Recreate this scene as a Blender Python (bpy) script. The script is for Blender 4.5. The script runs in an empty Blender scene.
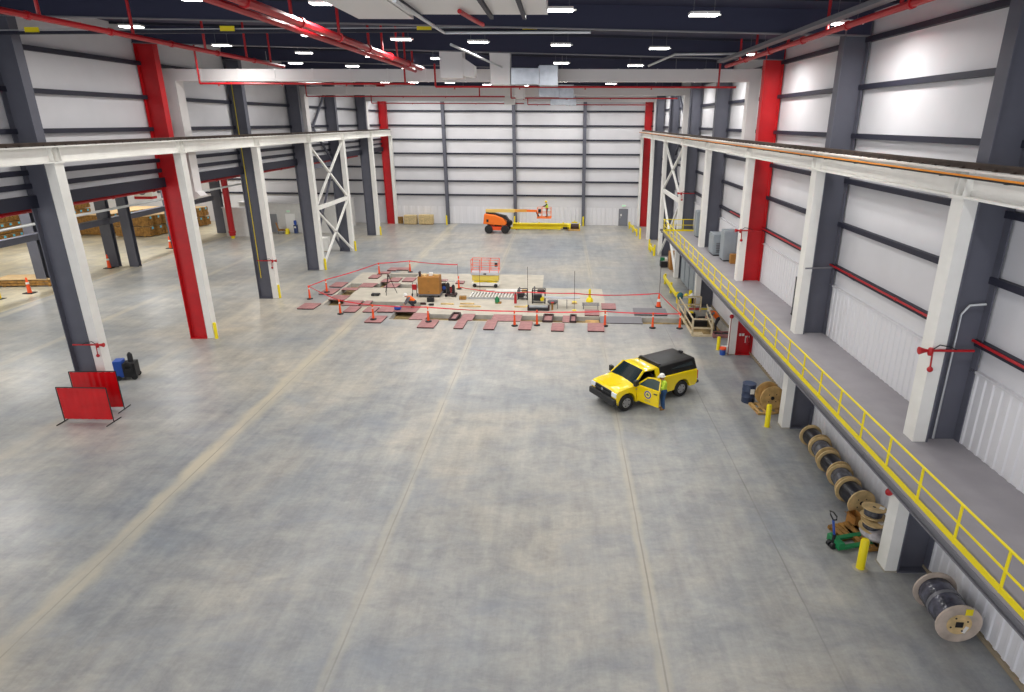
# overall settings
DOOR = 76      # opening angle of the driver door
LIGHT = 195    # lamp power
AMB = 1.6      # light from the rest of the building
EB = 3.92      # underside of the walkway edge beam
import bpy, bmesh, math, random
from mathutils import Vector, Matrix, Quaternion
C = bpy.context.scene.collection
PI = math.pi
random.seed(7)

# ------------------------------------------------------------------ materials
def lin(c):
    return tuple(((v/255)/12.92 if v/255 <= .04045 else ((v/255+.055)/1.055)**2.4) for v in c) + (1,)

def mat(name, col, rough=.5, metal=0., noise=0., scale=4., col2=None, bump=0., bscale=30., spec=.5, coat=0.):
    m = bpy.data.materials.new(name); m.use_nodes = True
    nt = m.node_tree; b = nt.nodes['Principled BSDF']
    b.inputs['Roughness'].default_value = rough
    b.inputs['Metallic'].default_value = metal
    b.inputs['Specular IOR Level'].default_value = spec
    b.inputs['Coat Weight'].default_value = coat
    b.inputs['Base Color'].default_value = lin(col)
    tc = None
    if noise or bump or col2:
        tc = nt.nodes.new('ShaderNodeTexCoord')
    if noise or col2:
        n = nt.nodes.new('ShaderNodeTexNoise'); n.inputs['Scale'].default_value = scale
        n.inputs['Detail'].default_value = 5
        nt.links.new(tc.outputs['Object'], n.inputs['Vector'])
        r = nt.nodes.new('ShaderNodeValToRGB')
        r.color_ramp.elements[0].position = .3; r.color_ramp.elements[1].position = .7
        c2 = col2 if col2 else tuple(max(0, min(255, v*(1-noise))) for v in col)
        r.color_ramp.elements[0].color = lin(c2); r.color_ramp.elements[1].color = lin(col)
        nt.links.new(n.outputs['Fac'], r.inputs['Fac'])
        nt.links.new(r.outputs['Color'], b.inputs['Base Color'])
    if bump:
        n2 = nt.nodes.new('ShaderNodeTexNoise'); n2.inputs['Scale'].default_value = bscale
        nt.links.new(tc.outputs['Object'], n2.inputs['Vector'])
        bp = nt.nodes.new('ShaderNodeBump'); bp.inputs['Strength'].default_value = bump
        bp.inputs['Distance'].default_value = .02
        nt.links.new(n2.outputs['Fac'], bp.inputs['Height'])
        nt.links.new(bp.outputs['Normal'], b.inputs['Normal'])
    return m

def emis(name, col, strength):
    m = bpy.data.materials.new(name); m.use_nodes = True
    b = m.node_tree.nodes['Principled BSDF']
    b.inputs['Base Color'].default_value = lin(col)
    b.inputs['Emission Color'].default_value = lin(col)
    b.inputs['Emission Strength'].default_value = strength
    return m

def floor_mat(name, FA, FB, FC, bands=True):
    m = bpy.data.materials.new(name); m.use_nodes = True
    nt = m.node_tree; N = nt.nodes; L = nt.links; b = N['Principled BSDF']
    tc = N.new('ShaderNodeTexCoord')
    def noise(scale, detail, sx=1, sy=1, rough=.6, dist=0.):
        mp = N.new('ShaderNodeMapping'); mp.inputs['Scale'].default_value = (sx, sy, 1)
        L.new(tc.outputs['Object'], mp.inputs['Vector'])
        n = N.new('ShaderNodeTexNoise'); n.inputs['Scale'].default_value = scale
        n.inputs['Detail'].default_value = detail; n.inputs['Roughness'].default_value = rough
        n.inputs['Distortion'].default_value = dist
        L.new(mp.outputs['Vector'], n.inputs['Vector']); return n
    def ramp(n, stops):
        r = N.new('ShaderNodeValToRGB'); e = r.color_ramp.elements
        e[0].position, e[0].color = stops[0][0], lin(stops[0][1])
        e[1].position, e[1].color = stops[-1][0], lin(stops[-1][1])
        for p, c in stops[1:-1]:
            x = e.new(p); x.color = lin(c)
        L.new(n.outputs['Fac'], r.inputs['Fac']); return r
    def mix(a, bb, fac=None, mode='MIX', f=.5):
        x = N.new('ShaderNodeMix'); x.data_type = 'RGBA'; x.blend_type = mode
        x.inputs[0].default_value = f
        if fac is not None: L.new(fac, x.inputs[0])
        L.new(a, x.inputs[6]); L.new(bb, x.inputs[7]); return x
    big = ramp(noise(.085, 7, 1, 1, .62, .5), [(.34, FA), (.5, FB), (.66, FC)])
    med = ramp(noise(.8, 7, .8, 1.3, .68, .5), [(.28, (164, 166, 170)), (.5, (188, 188, 187)), (.72, (207, 206, 201))])
    fine = ramp(noise(5, 8, .8, 1.2, .75), [(.3, (176, 176, 176)), (.7, (199, 199, 199))])
    c1 = mix(big.outputs['Color'], med.outputs['Color'], None, 'OVERLAY', .9)
    c2 = mix(c1.outputs[2], fine.outputs['Color'], None, 'OVERLAY', .8)
    mp = N.new('ShaderNodeMapping'); mp.inputs['Scale'].default_value = (1, .14, 1); mp.inputs['Rotation'].default_value = (0, 0, .5)
    L.new(tc.outputs['Object'], mp.inputs['Vector'])
    sn = N.new('ShaderNodeTexNoise'); sn.inputs['Scale'].default_value = 1.6; sn.inputs['Detail'].default_value = 7; sn.inputs['Roughness'].default_value = .7
    L.new(mp.outputs['Vector'], sn.inputs['Vector'])
    stk = ramp(sn, [(.3, (168, 168, 170)), (.5, (188, 188, 188)), (.7, (206, 205, 202))])
    c2 = mix(c2.outputs[2], stk.outputs['Color'], None, 'OVERLAY', .8)
    # bluish worn patches
    pat = ramp(noise(.42, 6, .7, 1.2, .66, .9), [(.5, (0, 0, 0)), (.72, (255, 255, 255))])
    blue = N.new('ShaderNodeRGB'); blue.outputs[0].default_value = lin((140, 147, 157))
    mu = N.new('ShaderNodeMath'); mu.operation = 'MULTIPLY'; mu.inputs[1].default_value = .4
    L.new(pat.outputs['Color'], mu.inputs[0])
    c3 = mix(c2.outputs[2], blue.outputs[0], mu.outputs[0])
    # tan filled joint bands that run the length of the hall
    sep = N.new('ShaderNodeSeparateXYZ'); L.new(tc.outputs['Object'], sep.inputs[0])
    wob = noise(1.1, 4, 1, .5)
    last = c3.outputs[2]
    def band(x0, hw, strength, col):
        nonlocal last
        s = N.new('ShaderNodeMath'); s.operation = 'SUBTRACT'; s.inputs[1].default_value = x0
        L.new(sep.outputs['X'], s.inputs[0])
        w = N.new('ShaderNodeMath'); w.operation = 'MULTIPLY_ADD'; w.inputs[1].default_value = hw*1.2; w.inputs[2].default_value = -hw*.6
        L.new(wob.outputs['Fac'], w.inputs[0])
        ad = N.new('ShaderNodeMath'); ad.operation = 'ADD'; L.new(s.outputs[0], ad.inputs[0]); L.new(w.outputs[0], ad.inputs[1])
        a = N.new('ShaderNodeMath'); a.operation = 'ABSOLUTE'; L.new(ad.outputs[0], a.inputs[0])
        mr = N.new('ShaderNodeMapRange'); mr.interpolation_type = 'SMOOTHSTEP'
        mr.inputs['From Min'].default_value = hw*.25; mr.inputs['From Max'].default_value = hw
        mr.inputs['To Min'].default_value = strength; mr.inputs['To Max'].default_value = 0
        L.new(a.outputs[0], mr.inputs['Value'])
        nm = N.new('ShaderNodeMath'); nm.operation = 'MULTIPLY'
        nn = noise(.6, 5, 1, .35, .6)
        r2 = N.new('ShaderNodeMapRange'); r2.inputs['From Min'].default_value = .3; r2.inputs['From Max'].default_value = .62
        L.new(nn.outputs['Fac'], r2.inputs['Value'])
        L.new(mr.outputs['Result'], nm.inputs[0]); L.new(r2.outputs['Result'], nm.inputs[1])
        cc = N.new('ShaderNodeRGB'); cc.outputs[0].default_value = lin(col)
        last = mix(last, cc.outputs[0], nm.outputs[0]).outputs[2]
    for x0, hw, st in ((-13.42, .65, .95), (-5.34, .28, .55), (2.5, .26, .6), (-21.4, .5, .4), (-29.5, .4, .5), (-36.9, .5, .6)) if bands else ():
        band(x0, hw, st, (190, 181, 160))
    for x0 in (-13.42, -5.34, 2.5, 6.6) if bands else ():
        band(x0 + .02, .035, .5, (92, 90, 86))
    L.new(last, b.inputs['Base Color'])
    rr = N.new('ShaderNodeMapRange'); rr.inputs['To Min'].default_value = .24; rr.inputs['To Max'].default_value = .46
    L.new(noise(.5, 5).outputs['Fac'], rr.inputs['Value']); L.new(rr.outputs['Result'], b.inputs['Roughness'])
    b.inputs['Specular IOR Level'].default_value = .45
    return m

M = dict(
    floor=floor_mat('polished_concrete', (130, 135, 141), (153, 152, 149), (178, 170, 156)),
    floortan=floor_mat('tan_sealed_concrete', (170, 164, 146), (186, 178, 156), (200, 190, 166), False),
    pad=mat('pale_new_concrete', (196, 188, 172), .6, noise=.1, scale=1.2),
    pitwall=mat('pit_wall_concrete', (190, 188, 182), .8, noise=.15, scale=2),
    pitfloor=mat('pit_floor_dirt', (168, 142, 92), .9, noise=.4, scale=2),
    white=mat('white_paint', (236, 234, 228), .45, noise=.03, scale=2),
    panel=mat('white_wall_panel', (216, 215, 218), .5, noise=.03, scale=.7),
    liner=mat('white_liner_panel', (222, 221, 224), .45),
    annexwall=mat('white_block_wall', (216, 215, 212), .8, noise=.04, scale=3),
    dark=mat('dark_grey_paint', (92, 93, 104), .5, noise=.06, scale=1.5),
    girt=mat('navy_girt', (38, 39, 54), .6),
    navy=mat('navy_roof', (46, 48, 72), .7),
    navysteel=mat('navy_steel', (30, 32, 48), .6),
    red=mat('red_paint', (196, 14, 24), .4, noise=.08, scale=2),
    redpipe=mat('red_pipe', (176, 16, 26), .4),
    yellow=mat('yellow_paint', (236, 214, 12), .45),
    galv=mat('galvanised_steel', (190, 194, 200), .35, .8, noise=.1, scale=3),
    duct=mat('white_duct', (226, 222, 220), .5),
    conduit=mat('pale_conduit', (205, 207, 208), .4, .3),
    deck=mat('grey_deck', (152, 148, 152), .55, noise=.06, scale=1.5),
    steel=mat('grey_steel', (118, 117, 122), .5, .2),
    rail=mat('rusty_rail', (72, 56, 46), .6, noise=.3, scale=3),
    orangebar=mat('orange_conductor', (232, 142, 30), .5),
    black=mat('black_rubber', (24, 24, 26), .6),
    blackplastic=mat('black_plastic', (30, 30, 33), .45),
    chrome=mat('chrome', (200, 200, 205), .2, .9),
    wood=mat('pine_wood', (228, 196, 138), .6, noise=.2, scale=4),
    wood2=mat('plywood', (216, 174, 108), .65, noise=.25, scale=3),
    lumber=mat('brown_lumber', (178, 130, 62), .75, noise=.35, scale=5),
    lumbertop=mat('tan_lumber_top', (214, 182, 134), .75, noise=.1, scale=3),
    timber=mat('pale_timber', (226, 208, 172), .7, noise=.15, scale=4),
    cardboard=mat('cardboard', (176, 122, 56), .8, noise=.12, scale=2),
    plate=mat('red_oxide_plate', (172, 120, 118), .6, noise=.16, scale=3, bump=.2),
    plateedge=mat('dark_plate_edge', (60, 38, 38), .7),
    cone=mat('orange_plastic', (244, 84, 28), .5),
    tape=mat('red_tape', (232, 60, 72), .5),
    grey=mat('cabinet_grey', (152, 160, 166), .45, noise=.05, scale=2),
    barrel=mat('navy_barrel', (46, 58, 84), .45),
    blue=mat('blue_plastic', (36, 80, 170), .4),
    green=mat('green_paint', (24, 120, 70), .4),
    concretepad=mat('footing', (170, 164, 150), .8),
)

# ------------------------------------------------------------------ mesh builder
class MB:
    def __init__(s):
        s.v = []; s.f = []; s.mi = []; s.m = 0
    def add(s, vs, fs):
        o = len(s.v); s.v += [tuple(v) for v in vs]
        for f in fs:
            s.f.append(tuple(i+o for i in f)); s.mi.append(s.m)
        return s
    def box(s, x0, x1, y0, y1, z0, z1):
        v = [(x, y, z) for z in (z0, z1) for y in (y0, y1) for x in (x0, x1)]
        return s.add(v, [(0, 2, 3, 1), (4, 5, 7, 6), (0, 1, 5, 4), (2, 6, 7, 3), (0, 4, 6, 2), (1, 3, 7, 5)])
    def cbox(s, c, d, rz=0., rx=0., ry=0.):
        R = Matrix.Rotation(rz, 3, 'Z') @ Matrix.Rotation(ry, 3, 'Y') @ Matrix.Rotation(rx, 3, 'X')
        v = [Vector(c) + R @ Vector((x*d[0]/2, y*d[1]/2, z*d[2]/2)) for z in (-1, 1) for y in (-1, 1) for x in (-1, 1)]
        return s.add(v, [(0, 2, 3, 1), (4, 5, 7, 6), (0, 1, 5, 4), (2, 6, 7, 3), (0, 4, 6, 2), (1, 3, 7, 5)])
    def bar(s, p, q, w, h, up=(0, 0, 1)):
        p = Vector(p); q = Vector(q); d = (q-p).normalized(); u = Vector(up)
        a = d.cross(u)
        if a.length < 1e-4: a = d.cross(Vector((0, 1, 0)))
        a.normalize(); b = a.cross(d).normalized()
        v = [e + a*x*w/2 + b*z*h/2 for e in (p, q) for x, z in ((-1, -1), (1, -1), (1, 1), (-1, 1))]
        return s.add(v, [(0, 1, 2, 3), (7, 6, 5, 4), (0, 4, 5, 1), (1, 5, 6, 2), (2, 6, 7, 3), (3, 7, 4, 0)])
    def tube(s, pts, r, n=8, r2=None):
        pts = [Vector(p) for p in pts]; k = len(pts); rings = []
        for i, p in enumerate(pts):
            d = (pts[min(i+1, k-1)] - pts[max(i-1, 0)]).normalized()
            a = d.cross(Vector((0, 0, 1)))
            if a.length < 1e-3: a = d.cross(Vector((0, 1, 0)))
            a.normalize(); b = a.cross(d)
            rr = r if r2 is None else r + (r2-r)*i/(k-1)
            rings.append([p + a*rr*math.cos(2*PI*j/n) + b*rr*math.sin(2*PI*j/n) for j in range(n)])
        v = [x for R in rings for x in R]
        f = [(i*n+j, i*n+(j+1) % n, (i+1)*n+(j+1) % n, (i+1)*n+j) for i in range(k-1) for j in range(n)]
        f += [tuple(range(n))[::-1], tuple((k-1)*n+j for j in range(n))]
        return s.add(v, f)
    def lathe(s, prof, n=20, c=(0, 0, 0), axis='z', cap=True):
        v = []; k = len(prof)
        for r, z in prof:
            for j in range(n):
                a = 2*PI*j/n; x, y = r*math.cos(a), r*math.sin(a)
                if axis == 'z': p = (c[0]+x, c[1]+y, c[2]+z)
                elif axis == 'y': p = (c[0]+x, c[1]+z, c[2]+y)
                else: p = (c[0]+z, c[1]+x, c[2]+y)
                v.append(p)
        f = [(i*n+j, i*n+(j+1) % n, (i+1)*n+(j+1) % n, (i+1)*n+j) for i in range(k-1) for j in range(n)]
        if cap: f += [tuple(range(n))[::-1], tuple((k-1)*n+j for j in range(n))]
        return s.add(v, f)
    def ell(s, c, r, n=12, k=8, R=None):
        v = []; 
        for i in range(1, k):
            t = PI*i/k
            for j in range(n):
                a = 2*PI*j/n
                p = Vector((r[0]*math.sin(t)*math.cos(a), r[1]*math.sin(t)*math.sin(a), r[2]*math.cos(t)))
                if R: p = R @ p
                v.append(Vector(c)+p)
        f = [(i*n+j, (i+1)*n+j, (i+1)*n+(j+1) % n, i*n+(j+1) % n) for i in range(k-2) for j in range(n)]
        t = Vector((0, 0, r[2])); 
        if R: t = R @ t
        m = len(v); v += [Vector(c)+t, Vector(c)-t]
        f += [(m, j, (j+1) % n) for j in range(n)] + [(m+1, (k-2)*n+(j+1) % n, (k-2)*n+j) for j in range(n)]
        return s.add(v, f)
    def prism(s, poly, a, b, axis='y'):
        n = len(poly); v = []
        for t in (a, b):
            for p, q in poly:
                v.append((p, t, q) if axis == 'y' else ((t, p, q) if axis == 'x' else (p, q, t)))
        f = [tuple(range(n)), tuple(range(2*n-1, n-1, -1))] + [(i, i+n, (i+1) % n+n, (i+1) % n) for i in range(n)]
        return s.add(v, f)
    def build(s, name, m, parent=None, smooth=False, bevel=0., seg=2):
        me = bpy.data.meshes.new(name); me.from_pydata(s.v, [], s.f)
        ms = m if isinstance(m, (list, tuple)) else [m]
        for x in ms: me.materials.append(M[x] if isinstance(x, str) else x)
        if len(ms) > 1: me.polygons.foreach_set('material_index', s.mi)
        bm = bmesh.new(); bm.from_mesh(me); bmesh.ops.recalc_face_normals(bm, faces=bm.faces); bm.to_mesh(me); bm.free()
        if smooth:
            me.polygons.foreach_set('use_smooth', [True]*len(me.polygons))
            try: me.set_sharp_from_angle(angle=math.radians(38))
            except Exception: pass
        me.update()
        o = bpy.data.objects.new(name, me); C.objects.link(o)
        if parent: o.parent = parent
        if bevel:
            md = o.modifiers.new('bevel', 'BEVEL'); md.width = bevel; md.segments = seg; md.limit_method = 'ANGLE'
        return o

def tag(o, label, cat, group=None, kind=None):
    o['label'] = label; o['category'] = cat
    if group: o['group'] = group
    if kind: o['kind'] = kind
    return o
def thing(name, label, cat, loc=(0, 0, 0), rz=0., group=None):
    o = bpy.data.objects.new(name, None); C.objects.link(o)
    o.location = loc; o.rotation_euler = (0, 0, rz); o.empty_display_size = .2
    return tag(o, label, cat, group)
def struct(o, label=None, cat=None):
    o['kind'] = 'structure'
    if label: o['label'] = label
    if cat: o['category'] = cat
    return o
def dup(root, loc, rz=None, label=None, group=None):
    def cp(o, par):
        c = o.copy(); C.objects.link(c)
        if par: c.parent = par
        for ch in o.children: cp(ch, c)
        return c
    r = cp(root, None); r.location = loc
    if rz is not None: r.rotation_euler = (0, 0, rz)
    if label: r['label'] = label
    if group: r['group'] = group
    return r
def sh(x, y): return y - .0395*x          # cross-hall lines run a little askew

# ------------------------------------------------------------------ camera
H = 12.2
cam = bpy.data.cameras.new('camera'); co = bpy.data.objects.new('camera', cam); C.objects.link(co)
psi, th, ro = math.radians(.5322), math.radians(19.4609), math.radians(.2417)
cp_, sp_, c_, s_ = math.cos(psi), math.sin(psi), math.cos(th), math.sin(th)
fw = Vector((-sp_*c_, cp_*c_, -s_)); rt = Vector((cp_, sp_, 0)); up = rt.cross(fw)
r2 = rt*math.cos(ro)+up*math.sin(ro); u2 = -rt*math.sin(ro)+up*math.cos(ro)
mw = Matrix((r2, u2, -fw)).transposed().to_4x4(); mw.translation = (0, 0, H)
co.matrix_world = mw
cam.sensor_fit = 'HORIZONTAL'; cam.sensor_width = 36; cam.lens = 634.405/1024*36
cam.shift_x = -42.532/1024; cam.clip_end = 400; cam.clip_start = .05
bpy.context.scene.camera = co
vs = bpy.context.scene.view_settings
bpy.context.scene.display_settings.display_device = 'sRGB'
vs.view_transform = 'Standard'; vs.look = 'None'; vs.gamma = 1; vs.use_curve_mapping = False; vs.exposure = .15
w = bpy.data.worlds.new('hall_ambient'); bpy.context.scene.world = w; w.use_nodes = True
bg = w.node_tree.nodes['Background']; bg.inputs[0].default_value = (.9, .93, 1, 1); bg.inputs[1].default_value = AMB
# ------------------------------------------------------------------ shell
ZB = lambda x: 15.3-.027*x            # underside of rafters
ZR = lambda x: 16.1-.027*x            # roof deck
ZL = lambda x: 15.25-.027*x           # lights
LY = [26.4, 35.4, 44.45, 53.8, 62.3, 71.7]
RY = [15.2, 24.3, 33.3, 43.0, 51.6, 61.0, 69.8]
# pits: (x0,x1,y0,y1) in the floor's own skewed frame
PITS = [(-9.8, 8.0, 39.1, 40.45), (8.0, 10.45, 36.9, 42.2), (-11.2, -9.8, 39.1, 43.3), (-16.7, -11.2, 42.1, 43.3),
        (-16.7, -15.6, 43.3, 48.5), (-15.6, -10.6, 47.3, 48.5), (-14.4, -13.7, 48.5, 52.0), (-13.7, -12.0, 51.0, 52.0)]
PAD = (-16.9, 3.2, 38.95, 52.4)
def make_floor():
    xs = sorted({-75, -37.5, 10.72, -1.4, PAD[0], PAD[1]} | {p[i] for p in PITS for i in (0, 1)})
    ys = sorted({-6, 90, 48, PAD[2], PAD[3]} | {p[i] for p in PITS for i in (2, 3)})
    def pit(x, y): return any(p[0] < x < p[1] and p[2] < y < p[3] for p in PITS)
    mb = MB()
    def q(vs_, m):
        mb.m = m; mb.add([(x, sh(x, y), z) for x, y, z in vs_], [(0, 1, 2, 3)])
    D = -1.1 if 0 else -.5
    dep = lambda x, y: -.6 if x > 8 else -.3
    for a in range(len(xs)-1):
        for b in range(len(ys)-1):
            x0, x1, y0, y1 = xs[a], xs[a+1], ys[b], ys[b+1]; cx, cy = (x0+x1)/2, (y0+y1)/2
            if not pit(cx, cy):
                ispad = (PAD[0] < cx < PAD[1] and PAD[2] < cy < PAD[3] and not (cx < -11.2 and cy < 42.1) and not (cx > -1.4 and cy > 48))
                q([(x0, y0, 0), (x1, y0, 0), (x1, y1, 0), (x0, y1, 0)], 4 if cx < -37.5 else (1 if ispad else 0))
            else:
                D = dep(cx, cy)
                q([(x0, y0, D), (x1, y0, D), (x1, y1, D), (x0, y1, D)], 3)
                if not pit(cx, y0-.01): q([(x0, y0, 0), (x1, y0, 0), (x1, y0, D), (x0, y0, D)], 2)
                if not pit(cx, y1+.01): q([(x0, y1, 0), (x1, y1, 0), (x1, y1, D), (x0, y1, D)], 2)
                if not pit(x0-.01, cy): q([(x0, y0, 0), (x0, y1, 0), (x0, y1, D), (x0, y0, D)], 2)
                if not pit(x1+.01, cy) : q([(x1, y0, 0), (x1, y1, 0), (x1, y1, D), (x1, y0, D)], 2)
    o = mb.build('floor', ['floor', 'pad', 'pitwall', 'pitfloor', 'floortan'])
    struct(o)
make_floor()

XR, XL = 10.72, -21.95
BY = lambda x: 80.15-.042*x           # back wall
def girts(wall, lines):
    for p, q, hh in lines:
        MB().bar(p, q, .16, hh).build('girt', 'girt', wall)
# right wall
wr = struct(MB().box(XR, XR+.25, -4, BY(XR), 0, 16.6).build('wall_right', 'panel'))
for z in (14.93, 13.4, 11.76, 10.17, 8.57, 6.95):
    MB().bar((XR-.09, -4, z), (XR-.09, BY(XR), z), .17, .17).build('girt', 'girt', wr)
def corrugated(name, p, q, z0, z1, depth, side, parent, m='liner', pitch=.32):
    p = Vector(p); q = Vector(q); d = q-p; n = max(2, int(d.length/pitch)); u = d.normalized(); nn = Vector((-u.y, u.x, 0))*side
    pts = []
    for i in range(n):
        for t, h in ((0, 0), (.5, 0), (.62, 1), (.88, 1)):
            pts.append(p+d*((i+t)/n)+nn*depth*h)
    pts.append(q)
    v = []; f = []
    for k in pts: v += [(k.x, k.y, z0), (k.x, k.y, z1)]
    for i in range(len(pts)-1): f.append((2*i, 2*i+2, 2*i+3, 2*i+1))
    return MB().add(v, f).build(name, m, parent)
corrugated('liner_panel', (XR-.06, -4, 0), (XR-.06, 79.6, 0), 4.2, 6.18, .03, 1, wr)
corrugated('liner_panel', (XR-.06, -4, 0), (XR-.06, 79.6, 0), .12, 3.95, .03, 1, wr)
MB().box(XR-.12, XR, -4, 79.6, 6.18, 6.24).build('panel_cap', 'panel', wr)
struct(MB().box(XR-.14, XR-.0, -4, 79.6, 0, .12).build('baseboard_right', mat('tan_curb', (150, 136, 112), .8)))
# left wall hangs above the opening to the next hall
wl = struct(MB().box(XL-.25, XL, 8, BY(XL), 8.95, 17.2).build('wall_left', 'panel'))
for z in (14.97, 13.33, 11.75, 10.15, 9.62):
    MB().bar((XL+.09, 8, z), (XL+.09, BY(XL), z), .17, .2).build('girt', 'girt', wl)
MB().bar((XL+.1, 8, 9.0), (XL+.1, BY(XL), 9.0), .3, .5).build('header_beam', 'girt', wl)
# back wall
wb = struct(MB().add([(x, BY(x)+t, z) for t in (0, .3) for x, z in ((-62, 0), (11, 0), (11, 16.6), (-62, 17.8))],
        [(0, 1, 2, 3), (7, 6, 5, 4), (0, 4, 5, 1), (1, 5, 6, 2), (2, 6, 7, 3), (3, 7, 4, 0)]).build('wall_back', 'panel'))
for z in (14.95, 13.37, 11.74, 10.12, 8.5, 6.87, 5.25, 3.58):
    MB().bar((-62, BY(-62)-.1, z), (10.6, BY(10.6)-.1, z), .18, .2).build('girt', 'girt', wb)
corrugated('liner_panel', (-20.6, BY(-20.6)-.02, 0), (-6, BY(-6)-.02, 0), 0.05, 2.18, .03, -1, wb, pitch=.9)
corrugated('liner_panel', (-6, BY(-6)-.02, 0), (10.6, BY(10.6)-.02, 0), 0.05, 2.18, .04, -1, wb, pitch=.45)
# roof
ceil = struct(MB().add([(x, y, ZR(x)+t) for t in (0, .15) for x, y in ((-22.2, -6), (11, -6), (11, 82), (-22.2, 82))],
        [(0, 1, 2, 3), (7, 6, 5, 4), (0, 4, 5, 1), (1, 5, 6, 2), (2, 6, 7, 3), (3, 7, 4, 0)]).build('ceiling', 'navy'))
for k in range(24):
    y = 20+2.6*k
    MB().bar((-21.9, sh(-21.9, y), ZR(-21.9)-.06), (10.7, sh(10.7, y), ZR(10.7)-.06), .06, .1).build('purlin', 'navysteel', ceil)
# neighbouring hall
struct(MB().box(-75, XL-.2, -6, 84, 9.7, 9.9).build('ceiling_annex', 'annexwall'))
struct(MB().box(-75.2, -75, -6, 86, 0, 9.8).build('wall_annex', 'annexwall'))

# rafters
fr = [(a, b) for a, b in zip(LY, RY[1:])] + [(17.4, 15.2)]
for i, (a, b) in enumerate(fr):
    t = thing('roof_rafter', 'navy roof rafter ' + ['in line with the column at the red welding screens', 'joining the two big red columns', 'one bay beyond the two big red columns', 'at the near end of the open side bracing', 'at the far end of the open side bracing', 'last before the far wall', 'above the walkway column nearest the big cable reel'][i], 'rafter', (0, 0, 0), 0, 'roof rafters of the hall')
    pl, pr = Vector((-21.9, a, ZB(-21.9))), Vector((10.6, b, ZB(10.6)))
    MB().bar(pl+Vector((0, 0, .42)), pr+Vector((0, 0, .42)), .06, .76).build('web', 'navy', t)
    MB().bar(pl+Vector((0, 0, .02)), pr+Vector((0, 0, .02)), .2, .04).build('flange', 'steel', t)

# ------------------------------------------------------------------ frame columns and crane columns
def frame_column(x0, x1, y, ztop, m, label, zb=0, group=None):
    """wide flange column: flanges at x0 and x1 (x0 is the aisle side)"""
    t = thing('frame_column', label, 'column', ((x0+x1)/2, y, zb), 0, group)
    hx = abs(x1-x0)/2; s = 1 if x0 > x1 else -1      # aisle flange at +s*hx
    h = ztop-zb
    MB().box(-hx+.03, hx-.03, .18, .21, 0, h).build('web', m, t)
    MB().box(s*hx-.02, s*hx+.02, -.03, .42, 0, h).build('flange', m, t)
    MB().box(-s*hx-.02, -s*hx+.02, -.03, .42, 0, h).build('flange', m, t)
    MB().box(-hx-.03, hx+.03, -.06, .45, 0, .04).build('base_plate', m, t)
    return t
def crane_column(x0, x1, y, ztop, label, group):
    t = thing('crane_column', label, 'column', ((x0+x1)/2, y, 0), 0, group)
    hx = (x1-x0)/2
    MB().box(-hx, hx, 0, .5, 0, ztop).build('shaft', 'white', t)
    MB().box(-hx-.06, hx+.06, -.04, .54, ztop-.03, ztop).build('cap_plate', 'white', t)
    MB().box(-hx-.03, hx+.03, -.05, .55, 0, .025).build('base_plate', 'concretepad', t)
    return t
ZBEAM0, ZBEAM1 = 10.55, 11.2
lside = ['behind the red welding screens', 'red', 'second from the big red column', 'carrying the near end of the white bracing', 'carrying the far end of the white bracing', 'one bay before the far wall']
LT = ['dark grey column behind the red welding screens', 'big red column of the open side, a white duct hanging beside it', 'dark grey column just beyond the big red column of the open side',
      'dark grey column at the near end of the white cross bracing, open side', 'dark grey column at the far end of the white cross bracing, open side', 'dark grey column between the bracing of the open side and the far red corner column']
LC = ['white crane column rising out of the red welding screens', 'white crane column against the big red column of the open side', 'white crane column with a red hose valve, just beyond the big red column',
      'white crane column at the near end of the open side bracing', 'white crane column at the far end of the open side bracing', 'white crane column between the open side bracing and the red corner column']
for i, y in enumerate(LY):
    frame_column(-20.93, -21.87, y, 16.4, 'red' if i == 1 else 'dark', LT[i])
    crane_column(-20.9, -20.5, y, ZBEAM0, LC[i], 'white crane columns')
frame_column(-20.95, -21.85, 80.4, 16.4, 'red', 'red corner column beside the plywood stacks at the far wall')
crane_column(-20.9, -20.55, 80.3, ZBEAM0, 'white crane column in front of the red corner column by the plywood stacks', 'white crane columns')
RT = ['dark grey column beside the big wrapped cable reel, wall side', 'dark grey column beside the row of cable reels, wall side', 'red column standing beside the blue and orange bucket, wall side',
      'dark grey column at the timber guarded pit, wall side', 'dark grey column at the near side of the wall side bracing', 'dark grey column at the far side of the wall side bracing', 'dark grey column next before the red corner column, wall side']
RC = ['white crane column beside the green pallet jack', 'white crane column beside the first cable reel of the row', 'white crane column in front of the red column of the wall side',
      'white crane column at the timber guarded pit', 'white crane column near side of the wall side bracing', 'white crane column far side of the wall side bracing', 'white crane column next before the red corner column, wall side']
for i, y in enumerate(RY):
    frame_column(9.77, 10.62, y, 15.8, 'red' if i == 2 else 'dark', RT[i])
    crane_column(9.41, 9.75, y, ZBEAM0, RC[i], 'white crane columns')
frame_column(9.8, 10.6, 79.2, 15.8, 'red', 'red corner column near the exit door in the far wall')
crane_column(9.41, 9.7, 79.0, ZBEAM0, 'white crane column before the red corner column by the exit door', 'white crane columns')
# wind posts of the back wall
for x, lab in ((-14.2, 'dark grey wall post standing behind the plywood stacks end'), (-5.7, 'dark grey wall post behind the boom lift arm'), (2.75, 'dark grey wall post at the hoist end of the yellow crane girder')):
    y = BY(x)-.5
    t = thing('wall_post', lab, 'column', (x, y, 0), 0, 'posts of the far wall')
    MB().box(-.2, .2, 0, .03, 0, 15.6).build('flange', 'dark', t); MB().box(-.2, .2, .37, .4, 0, 15.6).build('flange', 'dark', t); MB().box(-.02, .02, .02, .38, 0, 15.6).build('web', 'dark', t)

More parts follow.
